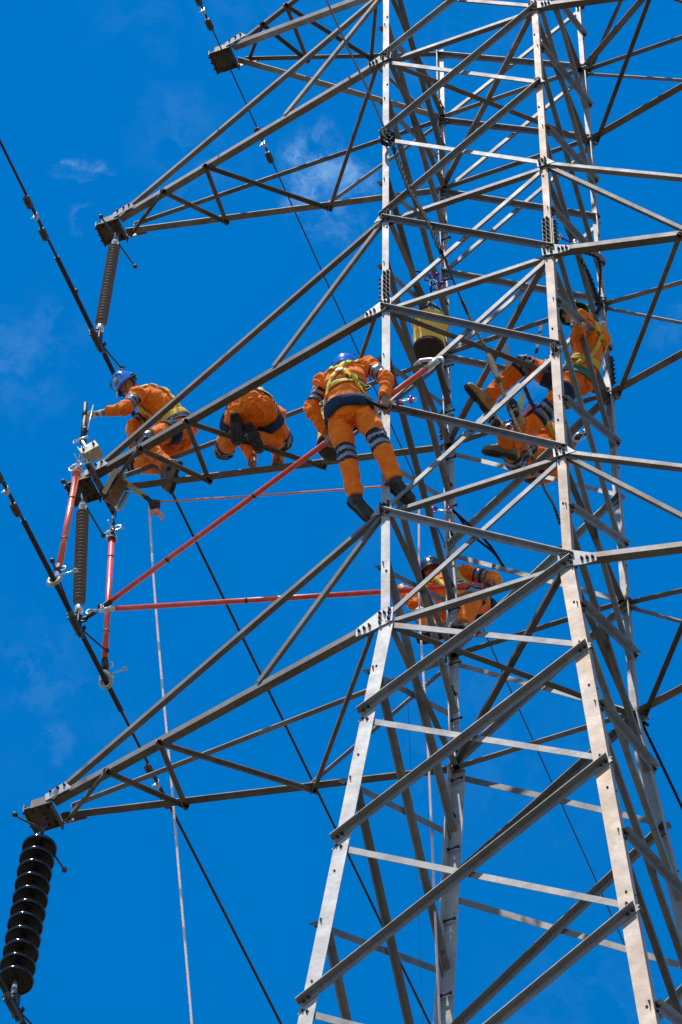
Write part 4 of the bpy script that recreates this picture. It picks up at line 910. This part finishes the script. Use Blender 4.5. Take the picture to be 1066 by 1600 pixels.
    if opt.get('sticker'):
        q = MB(); nn = (-CF * .72 - CR * .62 + CU * .18).normalized()
        tt = nn.cross(hu).normalized()
        def on_shell(dv):
            best = max(vs, key=lambda v: (v - hcn).normalized().dot(dv)); return best
        p = on_shell(nn); nn2 = (p - hcn).normalized(); tt = nn2.cross(hu).normalized(); q.box(p + nn2 * .003, (.017, .019, .003), (tt, nn2.cross(tt), nn2)); q.build('sticker', M['sticker'], ho)
        d2 = (-CF * .62 - CR * .30 - CU * .66).normalized(); p = on_shell(d2); n2 = (p - hcn).normalized(); tt = n2.cross(hu).normalized(); u2 = tt.cross(n2).normalized()
        q = MB(); x = -.05
        for wl in (.010, .008, .009, .007, .009, .008, .010, .007): q.box(p + n2 * .004 + tt * (x + wl / 2), (wl * .38, .0065, .003), (tt, u2, n2)); x += wl + .0035
        q.build('lettering', M['white_print'], ho)
    # boots
    for s in 'lr':
        if s not in boots: continue
        mt_, d, sole = boots[s]; a = J['a' + s]; d = V(d).normalized(); nz = -V(sole); nz = (nz - d * nz.dot(d)).normalized(); sdv = d.cross(nz); sd2 = (a - J['k' + s]).normalized()
        g0 = a - nz * .095
        q = MB(); sec = [(-.088, .020, .055), (-.078, .034, .10), (-.05, .041, .125), (-.01, .043, .135), (.035, .043, .120), (.08, .046, .092), (.125, .050, .074), (.165, .049, .064), (.195, .040, .055), (.212, .022, .040)]; n = 14; vv = []
        for (x, hwid, top) in sec:
            for j in range(n):
                th = 2 * math.pi * j / n; cx, sx_ = math.cos(th), math.sin(th)
                yy = hwid * (abs(cx) ** .75) * (1 if cx > 0 else -1); zz = top * .5 + top * .5 * (abs(sx_) ** .7) * (1 if sx_ > 0 else -1)
                vv.append(g0 + d * x + sdv * yy + nz * (zz + .012))
        k = len(sec)
        q.add(vv, [(i * n + j, i * n + (j + 1) % n, (i + 1) * n + (j + 1) % n, (i + 1) * n + j) for i in range(k - 1) for j in range(n)] + [tuple(range(n))[::-1], tuple((k - 1) * n + j for j in range(n))], 0, True)
        q.tube([a - sd2 * .085, a - sd2 * .075, a - sd2 * .02, a + nz * -.03], [.050, .056, .054, .050], 14)
        for lx in (.02, .045, .07, .095): q.tube([g0 + d * lx + sdv * -.03 + nz * (.125 - lx * .45), g0 + d * (lx + .006) + nz * (.142 - lx * .45), g0 + d * lx + sdv * .03 + nz * (.125 - lx * .45)], .005, 5, 1)
        bo = q.build('boot', [M[mt_], M['sling'] if mt_ != 'boot_black' else M['black']], o)
        q = MB(); out = [(-.095, .022), (-.085, .036), (-.05, .043), (.0, .041), (.05, .043), (.10, .051), (.15, .053), (.19, .044), (.218, .022)]
        poly = [g0 + d * x + sdv * y for x, y in out] + [g0 + d * x - sdv * y for x, y in out[::-1]]
        q.prism([p - nz * .004 for p in poly], nz, .026)
        for i, x in enumerate((-.07, -.045, -.02, .055, .08, .105, .13, .155, .18)):
            wd_ = .034 if x < .04 else .042
            for sgn in (-1, 1): q.box(g0 + d * x + sdv * sgn * wd_ * .52 - nz * .009, (.008, wd_ * .40, .006), ((d + sdv * .35 * sgn).normalized(), (sdv - d * .35 * sgn).normalized(), nz))
        q.build('sole', M['sole'], bo)
    # harness
    rad = lambda t: V((prof[0][1], prof[0][2], 0)) if t <= prof[0][0] else next(((lerp(V((prof[i][1], prof[i][2], 0)), V((prof[i + 1][1], prof[i + 1][2], 0)), (t - prof[i][0]) / (prof[i + 1][0] - prof[i][0]))) for i in range(len(prof) - 1) if prof[i][0] <= t <= prof[i + 1][0]))
    def tor(t): return J['hc'] + spine * t - fwd * (rb * math.sin(max(0, min(1, t)) * math.pi))
    bvh = BVHTree.FromPolygons([v.co for v in me.vertices], [tuple(p.vertices) for p in me.polygons])
    for (t0, t1, mt_, nm, *ex) in opt.get('bands', ()):
        T_ = [t0 + (t1 - t0) * i / 5 for i in range(6)]; tilt = ex[1] if len(ex) > 1 else 0.
        ax_ = [tor(max(t, -.14)) + (up * (t + .14) * spine.length if t < -.14 else V((0, 0, 0))) for t in T_]
        wrap(bvh, ax_, (sside + up * tilt).normalized() if not tilt else sside, 0, 2 * math.pi, .007, .008, .21, M[mt_], nm, o, 36)
    for (s, t0, t1, mt_) in opt.get('leg_bands', ()):
        a, b_ = seg['thigh_' + s]; T_ = [t0 + (t1 - t0) * i / 4 for i in range(5)]
        wrap(bvh, [lerp(a, b_, t) for t in T_], fwd if abs(fwd.dot((b_ - a).normalized())) < .9 else sside, 0, 2 * math.pi, .006, .007, .125, M[mt_], 'leg_strap', o, 28)
    for (pts, wd_, mt_, nm) in opt.get('straps', ()):
        P_ = curve([tor(t) + sside * x + fwd * y for t, x, y in pts], 10); st_ = MB(); vv = []
        Q = []
        for p in P_:
            co, no, _, dd = bvh.find_nearest(p); Q.append((co + no * .012, no))
        for i, (p, no) in enumerate(Q):
            t = (Q[min(i + 1, len(Q) - 1)][0] - Q[max(i - 1, 0)][0]); t = t.normalized() if t.length > 1e-5 else up; x = t.cross(no).normalized()
            vv += [p - x * wd_ / 2 - no * .004, p + x * wd_ / 2 - no * .004, p + x * wd_ / 2 + no * .004, p - x * wd_ / 2 + no * .004]
        st_.add(vv, [(i * 4 + j, i * 4 + (j + 1) % 4, i * 4 + 4 + (j + 1) % 4, i * 4 + 4 + j) for i in range(len(Q) - 1) for j in range(4)] + [(3, 2, 1, 0), tuple(len(vv) - 4 + j for j in range(4))], 0, True)
        st_.build(nm, M[mt_], o)
    for (t, x, y) in opt.get('flaps', ()):                   # back pocket flaps
        co, no, _, dd = bvh.find_nearest(tor(t) + sside * x + fwd * y); ux = (sside - no * sside.dot(no)).normalized(); uy = no.cross(ux)
        q = MB(); q.box(co + no * .014, (.055, .028, .004), (ux, uy, (no + uy * .2).normalized())); q.build('pocket_flap', M['orange'], o)
    for (t, x, y, r, mt_) in opt.get('rings', ()):
        co, no, _, dd = bvh.find_nearest(tor(t) + sside * x + fwd * y); q = MB(); q.torus(co + no * .02 - up * .02, sside, (up - no * .3).normalized(), r, .008, n=16, k=6); q.build('harness_ring', M[mt_], o)
    return o
M['sticker'] = simple('cream_sticker', (.70, .55, .32), .5, 0)
M['white_print'] = simple('white_print', (.75, .78, .80), .5, 0)
FULL = [([(.12, .16, -.05), (.45, .10, -.16), (.80, .09, -.15), (.98, .10, 0), (.80, .10, .14), (.45, .09, .15), (.15, .12, .12)], .045, 'yellow', 'shoulder_strap'), ([(.12, -.16, -.05), (.45, -.10, -.16), (.80, -.09, -.15), (.98, -.10, 0), (.80, -.10, .14), (.45, -.09, .15), (.15, -.12, .12)], .045, 'yellow', 'shoulder_strap')]
CROSS = [([(.10, .17, -.03), (.35, .12, -.15), (.62, 0, -.17), (.85, -.10, -.14), (.99, -.12, 0), (.80, -.11, .14), (.40, -.10, .15)], .048, 'yellow', 'shoulder_strap'), ([(.10, -.17, -.03), (.35, -.12, -.15), (.62, 0, -.17), (.85, .10, -.14), (.99, .12, 0), (.80, .11, .14), (.40, .10, .15)], .048, 'yellow', 'shoulder_strap')]
BELT = [(.13, .24, 'yellow', 'waist_belt', .012), (.05, .13, 'navy_pad', 'seat_pad', .012)]
worker('p1', 'worker in blue helmet kneeling at the crossarm tip with one arm stretched out', 'helmet_blue', ((-.38, -.30, -.85), (-.52, -.52, .66)),
       {'l': ('boot_grey', (-.57, .63, -.52), (.75, .56, -.10)), 'r': ('boot_grey', (-.3, .3, -.85), (.75, .5, -.1))},
       {'l': ('g', None, (0, .2, -1), 1.1, 1), 'r': ('g', None, (0, -.4, -1), .8, -1)},
       dict(gloved='lr', sleeve_l=.62, round=.05, sticker=(1, 0, 0), bands=[(.17, .27, 'yellow', 'waist_belt', .012), (.06, .17, 'navy_pad', 'seat_pad', .014)], leg_bands=[('l', .18, .42, 'navy_pad')], straps=FULL))
worker('p2', 'worker seen from below kneeling in the middle of the crossarm, boot soles showing', 'helmet_white', ((0, .7, -.7), (0, .6, .75)),
       {'l': ('boot_black', (-.10, .42, -.86), (-.05, -.88, -.45)), 'r': ('boot_black', (.20, .46, -.84), (.12, -.86, -.46))},
       {'l': ('g', None, (0, 0, -1), .9, 1), 'r': ('g', None, (0, -.2, -1), .9, -1)},
       dict(gloved='', girth=1.1, round=.06, bands=[(.04, .11, 'webbing', 'waist_belt')], leg_bands=[('l', .22, .46, 'navy_pad'), ('r', .22, .46, 'navy_pad')], straps=FULL))
worker('p3', 'worker seen from behind standing on the front leg joint, gripping the slanting red pole', 'helmet_blue', ((.25, .85, .25), (-.05, -.38, .92)),
       {'l': ('boot_black', (.52, .36, -.72), (.25, .80, -.5)), 'r': ('boot_black', (.55, .42, -.66), (.25, .80, -.5))},
       {'l': ('g', (.25, .15, -.95), (.5, .8, -.1), 1.15, -1), 'r': ('g', (-.15, .15, -.95), (-.5, .8, .1), 1.15, 1)},
       dict(gloved='', round=.05, bands=[(.30, .37, 'yellow', 'waist_belt', .012), (.37, .40, 'navy', 'belt_edge', .013), (-.17, .06, 'navy_pad', 'seat_pad')], straps=CROSS,
            rings=[(.62, 0, -.2, .03, 'alu'), (.30, .2, -.02, .035, 'iron'), (.30, -.2, -.02, .035, 'iron')]))
worker('p4', 'worker in green helmet sitting with both legs stretched out above another worker', 'helmet_green', ((-.85, -.35, -.35), (-.2, -.1, .95)),
       {'r': ('boot_tan', (-.36, -.84, .42), (-.91, .10, -.45)), 'l': ('boot_grey', (-.84, -.45, .16), (-.42, .55, -.65))},
       {'l': ('g', (-.3, -.3, .9), (-.5, .6, .2), 1.1, 1), 'r': ('g', None, (.5, .3, .3), .9, -1)},
       dict(gloved='lr', round=.06, bands=[(.22, .32, 'yellow', 'waist_belt', .012), (.02, .13, 'teal', 'seat_pad', .012)], leg_bands=[('l', .30, .58, 'navy_pad'), ('r', .32, .55, 'navy_pad')], straps=FULL))
worker('p5', 'worker in rose helmet crouching below the green helmet, boot soles towards the viewer', 'helmet_pink', ((-.7, -.1, -.5), (-.3, 0, .9)),
       {'l': ('boot_tan', (-.30, .05, .90), (-.22, -.88, -.40)), 'r': ('boot_tan', (-.15, .05, .95), (-.15, -.90, -.40))},
       {'l': ('g', None, (0, 0, -1), .8, 1), 'r': ('g', None, (0, 0, 1), .9, -1)},
       dict(gloved='lr', glove='glove_dark', round=.06, bands=BELT, leg_bands=[('l', .2, .4, 'navy_pad')], straps=FULL))
worker('p6', 'worker in dark helmet sitting low in the tower, holding the level red pole', 'helmet_dark', ((-.45, -.75, -.45), (-.1, -.2, .95)),
       {'l': ('boot_grey', (-.85, -.10, .30), (-.25, -.30, -.90)), 'r': ('boot_grey', (-.80, -.15, -.1), (-.1, -.2, -.95))},
       {'r': ('g', (-.3, -.1, .9), (.1, .9, -.2), 1.15, -1), 'l': ('g', (-.4, -.6, -.5), (-.3, .4, -.7), 1.1, 1)},
       dict(gloved='l', glove='glove_dark', round=.04, bands=[(.13, .26, 'yellow', 'waist_belt', .012)], leg_bands=[('l', .12, .45, 'navy_pad')], straps=FULL, rings=[(.55, .06, .2, .04, 'alu')]))
